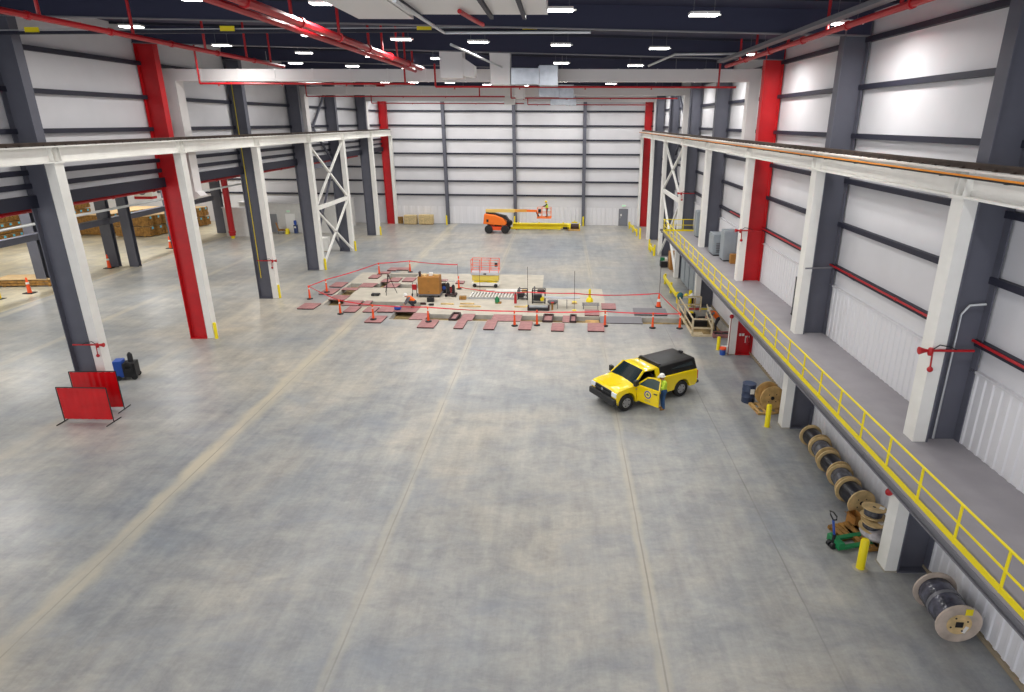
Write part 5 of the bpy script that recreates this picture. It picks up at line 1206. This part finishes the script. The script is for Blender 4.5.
# front end
MB().box(.56, .76, -.97, .97, .4, .7).build('bumper', 'blackplastic', TR, bevel=.06, seg=3)
MB().box(.58, .66, -.6, .6, .68, .99).build('grille', 'black', TR, bevel=.02)
MB().box(.65, .69, -.04, .04, .7, .98).build('grille_bar', 'blackplastic', TR); MB().box(.65, .69, -.58, .58, .82, .87).build('grille_bar', 'blackplastic', TR)
MB().lathe([(.07, 0), (.07, .02)], 12, (.68, 0, .9), 'x').build('grille_badge', 'chrome', TR)
for s in (-1, 1):
    MB().prism([(.5, .76), (.645, .76), (.63, .96), (.4, .99)], s*.62, s*.96, 'y').build('headlight', mat('headlamp', (226, 230, 232), .1), TR, bevel=.02)
    MB().box(-4.17, -4.06, s*.8, s*.965, .74, 1.16).build('tail_light', mat('tail_red', (190, 30, 24), .2), TR, bevel=.01)
MB().box(-4.3, -4.1, -.92, .92, .48, .62).build('rear_bumper', 'blackplastic', TR, bevel=.03)
MB().box(-4.1, .55, -.4, .4, .3, .46).build('frame_rails', 'black', TR)
RIM = mat('steel_rim', (190, 190, 192), .3, .7)
for x in (0, -3.2):
    for s in (-1, 1):
        y = s*.83
        w_ = MB().lathe([(.23, -.12), (.36, -.13), (.4, -.09), (.4, .09), (.36, .13), (.23, .12)], 28, (x, y, .4), 'y', cap=False).build('tyre', 'black', TR, True)
        r_ = MB(); r_.lathe([(.235, .1*s), (.2, .06*s), (.12, .05*s), (.1, .1*s), (.01, .1*s)], 20, (x, y, .4), 'y', cap=False); r_.lathe([(.235, -.1), (.235, .1)], 20, (x, y, .4), 'y')
        r_.build('rim', RIM, TR, True)
        for k in range(5):
            a = 2*PI*k/5; MB().lathe([(.028, -.004), (.028, .004)], 8, (x+.16*math.cos(a), y+s*.104, .4+.16*math.sin(a)), 'y').build('rim_hole', 'black', TR)
for s in (-1, 1):
    pass
# passenger mirror
def mirror(parent, x, y, z, s):
    MB().box(x-.08, x+.08, min(y, y+s*.22), max(y, y+s*.22), z-.02, z+.26).build('mirror', 'blackplastic', parent, bevel=.03); MB().bar((x, y-s*.12, z), (x, y, z+.03), .06, .05).build('mirror_arm', 'blackplastic', parent)
mirror(TR, -.6, -1.0, 1.15, -1)
# driver door, hinged at the front and swung open
DR = bpy.data.objects.new('door_driver', None); C.objects.link(DR); DR.parent = TR
DR.location = (-.52, .95, 0); DR.rotation_euler = (0, 0, math.radians(-DOOR))
MB().box(-1.2, 0, -.09, 0.0, .42, 1.2).build('door_skin', YEL, DR, bevel=.03)
MB().box(-1.1, -.1, -.13, -.09, .5, 1.18).build('door_trim', 'blackplastic', DR, bevel=.01)
fr_ = [((-.02, -.05, 1.2), (-.48, -.13, 1.61)), ((-.48, -.13, 1.61), (-.8, -.16, 1.67)), ((-.8, -.16, 1.67), (-1.14, -.17, 1.64)), ((-1.14, -.17, 1.64), (-1.18, -.06, 1.2))]
m = MB()
for a, b in fr_: m.bar(a, b, .05, .06)
m.build('window_frame', YEL, DR)
MB().add([(-.06, -.05, 1.2), (-.48, -.125, 1.6), (-.8, -.155, 1.65), (-1.13, -.165, 1.62), (-1.2, -.06, 1.2)] + [(-.06, -.06, 1.2), (-.48, -.135, 1.6), (-.8, -.165, 1.65), (-1.13, -.175, 1.62), (-1.2, -.07, 1.2)], [(0, 1, 2, 3, 4), (9, 8, 7, 6, 5)] + [(i, (i+1) % 5, (i+1) % 5+5, i+5) for i in range(5)]).build('door_glass', mat('clear_window', (60, 76, 74), .05, spec=.8), DR)
MB().box(-1.12, -.94, 0, .03, 1.0, 1.05).build('door_handle', 'black', DR, bevel=.01)
EM = MB().lathe([(.19, 0), (.19, .004)], 28, (-.62, .002, .88), 'y').build('door_emblem', 'white', DR)
MB().lathe([(.185, .005), (.13, .005)], 28, (-.62, .002, .88), 'y', cap=False).add([], []).build('emblem_ring', mat('emblem_purple', (84, 72, 160), .4), DR)
MB().lathe([(.185, 0), (.185, .006)], 28, (-.62, .002, .88), 'y').build('emblem_field', mat('emblem_blue', (78, 70, 150), .4), DR)
MB().lathe([(.125, 0), (.125, .009)], 24, (-.62, .002, .88), 'y').build('emblem_centre', mat('emblem_yellow', (236, 218, 90), .4), DR)
m = MB(); m.cbox((-.62, .013, .88), (.15, .004, .05)); m.cbox((-.62, .013, .9), (.05, .004, .12)); m.build('emblem_symbol', mat('emblem_green', (70, 110, 90), .4), DR)
for k in range(3): MB().box(-.78+.0*k, -.46, .002, .006, .62-.035*k, .63-.035*k).build('small_print', 'steel', DR)
mirror(DR, -.08, .06, 1.2, 1)
for k in range(2): MB().box(-.72, -.42, HW+.002, HW+.008, 1.0-.05*k, 1.02-.05*k).build('fender_script', 'steel', TR)

# ------------------------------------------------------------------ people
SKIN = mat('skin', (206, 150, 122), .5)
def capsule(mb, p, q, r1, r2, n=12):
    p, q = Vector(p), Vector(q); d = (q-p); L_ = d.length or 1e-4; d = d/L_
    a = d.cross(Vector((0, 0, 1)))
    if a.length < 1e-3: a = d.cross(Vector((0, 1, 0)))
    a.normalize(); b = a.cross(d); rings = []
    for k in range(4): t = PI/2*(k+.5)/4; rings.append((p-d*r1*math.cos(t), r1*math.sin(t)))
    for k in range(4): t = PI/2*(k+.5)/4; rings.append((q+d*r2*math.sin(t), r2*math.cos(t)))
    v = [c+a*r*math.cos(2*PI*j/n)+b*r*math.sin(2*PI*j/n) for c, r in rings for j in range(n)]
    f = [(i*n+j, i*n+(j+1) % n, (i+1)*n+(j+1) % n, (i+1)*n+j) for i in range(7) for j in range(n)] + [tuple(range(n))[::-1], tuple(7*n+j for j in range(n))]
    mb.add(v, f)
def skinned(mb, name, m, parent, vox, smooth=4):
    o = mb.build(name, m, parent, False)
    r = o.modifiers.new('remesh', 'REMESH'); r.mode = 'VOXEL'; r.voxel_size = vox; r.use_smooth_shade = True
    s = o.modifiers.new('smooth', 'SMOOTH'); s.iterations = smooth; s.factor = .5
    return o
def person(label, loc, rz, J, shirt, trousers, boots, hat, vest=None, vox=.014, group=None, gloves=None):
    """J: joints in metres, facing +x, left = +y"""
    V = {k: Vector(v) for k, v in J.items()}
    b = MB()
    up_ = (V['neck']-V['pelvis']).normalized(); side = (V['shL']-V['shR']).normalized(); fwd = side.cross(up_).normalized()
    hd = V['head']; hf = Vector(J.get('face', tuple(fwd))).normalized()
    capsule(b, V['pelvis']+side*.08, V['pelvis']-side*.08, .12, .12)
    capsule(b, V['pelvis'], V['chest'], .13, .14); capsule(b, V['chest']+side*.1, V['chest']-side*.1, .12, .12)
    capsule(b, V['shL'], V['shR'], .07, .07); capsule(b, V['chest'], V['neck'], .12, .065); capsule(b, V['neck'], hd-up_*.05, .058, .06)
    b.ell(hd+Vector((0, 0, .02)), (.098, .078, .118), 14, 10); capsule(b, hd+hf*.045-up_*.055, hd+hf*.03-up_*.085, .05, .04)
    capsule(b, hd+hf*.09+up_*.015, hd+hf*.112-up_*.02, .014, .018)
    for s in (1, -1):
        e = hf.cross(Vector((0, 0, 1))).normalized()*s
        b.ell(hd+e*.082, (.022, .014, .034), 8, 6)
    for S, s in (('L', 1), ('R', -1)):
        capsule(b, V['sh'+S], V['el'+S], .055, .043); capsule(b, V['el'+S], V['wr'+S], .043, .03)
        fd = (V['wr'+S]-V['el'+S]).normalized(); pm = Vector(J.get('palm'+S, (0, -s, 0))).normalized(); pm = (pm-fd*pm.dot(fd)).normalized(); ac = fd.cross(pm)
        w0 = V['wr'+S]; palm = w0+fd*.06
        capsule(b, w0, palm+ac*.02, .028, .026); capsule(b, w0+fd*.02, palm-ac*.02, .026, .026)
        for k, ln in enumerate((.07, .08, .075, .058)):
            r0 = palm+fd*.022+ac*(.033-.022*k); kn = r0+fd*ln*.5+pm*.008; tip = kn+(fd*.7+pm*.7)*ln*.5
            capsule(b, r0-fd*.02, kn, .0105, .010, 8); capsule(b, kn, tip, .010, .009, 8)
        t0 = w0+fd*.025+ac*.028; t1 = t0+(ac*.7+fd*.6+pm*.2)*.042; capsule(b, t0, t1, .013, .011, 8); capsule(b, t1, t1+(fd*.8+pm*.4)*.03, .011, .009, 8)
        capsule(b, V['hip'+S], V['kn'+S], .085, .058); capsule(b, V['kn'+S], V['an'+S], .056, .04); capsule(b, V['an'+S]-Vector((0, 0, .03)), V['to'+S], .042, .035)
    o = skinned(b, 'person', SKIN, None, vox*.7, 2); o.location = loc; o.rotation_euler = (0, 0, rz); tag(o, label, 'person', group)
    m = MB()
    capsule(m, V['pelvis']+up_*.08, V['chest'], .152, .165); capsule(m, V['chest']+side*.1, V['chest']-side*.1, .145, .145); capsule(m, V['shL'], V['shR'], .09, .09); capsule(m, V['chest'], V['neck']-up_*.05, .14, .085)
    capsule(m, V['pelvis']+side*.07, V['pelvis']-side*.07, .145, .145)
    for S in 'LR': capsule(m, V['sh'+S], V['el'+S], .075, .062); capsule(m, V['el'+S], V['el'+S].lerp(V['wr'+S], .85), .06, .046)
    skinned(m, 'shirt', shirt, o, vox)
    if vest:
        m = MB(); capsule(m, V['pelvis']+up_*.06, V['chest'], .165, .178); capsule(m, V['chest']+side*.1, V['chest']-side*.1, .157, .157); capsule(m, V['chest'], V['neck']-up_*.06, .15, .1); capsule(m, V['shL']*.8+V['shR']*.2, V['shR']*.8+V['shL']*.2, .098, .098)
        skinned(m, 'vest', vest, o, vox)
    m = MB(); capsule(m, V['pelvis']+side*.07, V['pelvis']-side*.07, .15, .15)
    for S in 'LR': capsule(m, V['hip'+S], V['kn'+S], .105, .078); capsule(m, V['kn'+S], V['an'+S]+Vector((0, 0, .02)), .078, .066)
    skinned(m, 'trousers', trousers, o, vox)
    for S in 'LR':
        m = MB(); capsule(m, V['an'+S], V['an'+S]-Vector((0, 0, .035)), .058, .05); d = (V['to'+S]-V['an'+S]); capsule(m, V['an'+S]-Vector((0, 0, .035)), V['to'+S], .048, .046)
        skinned(m, 'boot', boots, o, vox)
    R = Matrix.Identity(3)
    m = MB(); n = 18; prof = [(.145, 0), (.14, .04), (.12, .095), (.08, .135), (.03, .152), (.005, .154)]
    m.lathe(prof, n, tuple(hd+up_*.055)); hh_ = m.build('hard_hat', hat, o, True)
    m = MB(); m.lathe([(.165, 0), (.165, .014)], n, tuple(hd+up_*.05)); m.cbox(tuple(hd+up_*.058+hf*.16), (.1, .14, .014), math.atan2(hf.y, hf.x)); m.build('hat_brim', hat, o, True)
    m = MB(); m.ell(hd-hf*.02+Vector((0, 0, .035)), (.1, .084, .105), 14, 8); m.build('hair', 'lumber', o, True)
    m = MB(); e = hf.cross(Vector((0, 0, 1))).normalized()
    for s in (1, -1):
        k = MB(); k.ell(hd+hf*.088+e*.032*s+up_*.022, (.012, .012, .009), 8, 6); k.build('eye', 'black', o, True)
    m = MB(); m.cbox(tuple(hd+hf*.094-up_*.052), (.012, .05, .01), math.atan2(hf.y, hf.x)); m.build('mouth', mat('lip', (150, 84, 76), .6), o)
    return o
LIME = mat('lime_hi_vis', (204, 236, 60), .6); ORV = mat('orange_hi_vis', (250, 112, 24), .6); JEAN = mat('blue_jeans', (52, 92, 140), .8, noise=.2, scale=8); DKC = mat('dark_work_cloth', (44, 46, 54), .8); GREYC = mat('grey_work_cloth', (110, 112, 116), .8)
STAND = dict(pelvis=(0, 0, .95), chest=(.03, 0, 1.3), neck=(.05, 0, 1.5), head=(.1, 0, 1.64), shL=(.03, .19, 1.43), shR=(.03, -.19, 1.43), elL=(.08, .27, 1.16), elR=(.06, -.27, 1.14), wrL=(.3, .22, 1.1), wrR=(.3, -.2, 1.08),
             hipL=(0, .09, .92), hipR=(0, -.09, .92), knL=(.03, .1, .5), knR=(.02, -.1, .5), anL=(-.01, .1, .09), anR=(-.02, -.11, .09), toL=(.15, .12, .045), toR=(.14, -.13, .045), palmL=(0, -.4, -1), palmR=(0, .4, -1))
def pose(**k): d = dict(STAND); d.update(k); return d
person('person in white hard hat, lime jacket and blue jeans standing at the open truck door', (4.64, 26.08, 0), math.radians(190), pose(elL=(.15, .3, 1.2), wrL=(.42, .2, 1.24), elR=(.1, -.3, 1.17), wrR=(.36, -.18, 1.2), face=(.9, -.3, -.35), head=(.12, -.02, 1.63)), LIME, JEAN, 'lumber', 'white', None, .013).scale = (.95, .95, .95)
bx = Vector((-7.35, 74.2, 0)); 
person('person in yellow hard hat and lime vest standing in the boom lift basket', (bx.x+5.72, bx.y-.22, 1.86), math.radians(175), pose(elR=(.2, -.3, 1.25), wrR=(.45, -.15, 1.2), elL=(.2, .3, 1.25), wrL=(.45, .2, 1.2)), DKC, DKC, 'black', 'yellow', LIME, .02)
CROUCH = dict(pelvis=(-.1, 0, .42), chest=(.18, 0, .68), neck=(.32, 0, .82), head=(.44, 0, .9), shL=(.26, .18, .76), shR=(.26, -.18, .76), elL=(.42, .25, .5), elR=(.42, -.25, .5), wrL=(.58, .14, .3), wrR=(.6, -.12, .3), hipL=(-.1, .1, .42), hipR=(-.1, -.1, .42),
              knL=(.3, .18, .5), knR=(.28, -.2, .46), anL=(-.02, .15, .1), anR=(-.06, -.16, .1), toL=(.16, .17, .05), toR=(.12, -.18, .05), palmL=(0, -.3, -1), palmR=(0, .3, -1), face=(.8, 0, -.6))
person('person in white hard hat and orange vest crouching on a trench cover', (-10.2, 42.3, 0), math.radians(200), CROUCH, GREYC, DKC, 'black', 'white', ORV, .016)
person('person in orange vest and white hard hat bending in the pit by the wall', (10.05, 39.2, -.6), math.radians(170), pose(pelvis=(-.1, 0, .93), chest=(.15, 0, 1.22), neck=(.3, 0, 1.36), head=(.42, 0, 1.44), shL=(.22, .19, 1.3), shR=(.22, -.19, 1.3), elL=(.4, .25, 1.08), elR=(.4, -.25, 1.08), wrL=(.6, .15, 1.0), wrR=(.6, -.15, 1.0), hipL=(-.1, .09, .9), hipR=(-.1, -.09, .9), face=(.8, 0, -.6)), GREYC, DKC, 'black', 'white', ORV, .016)
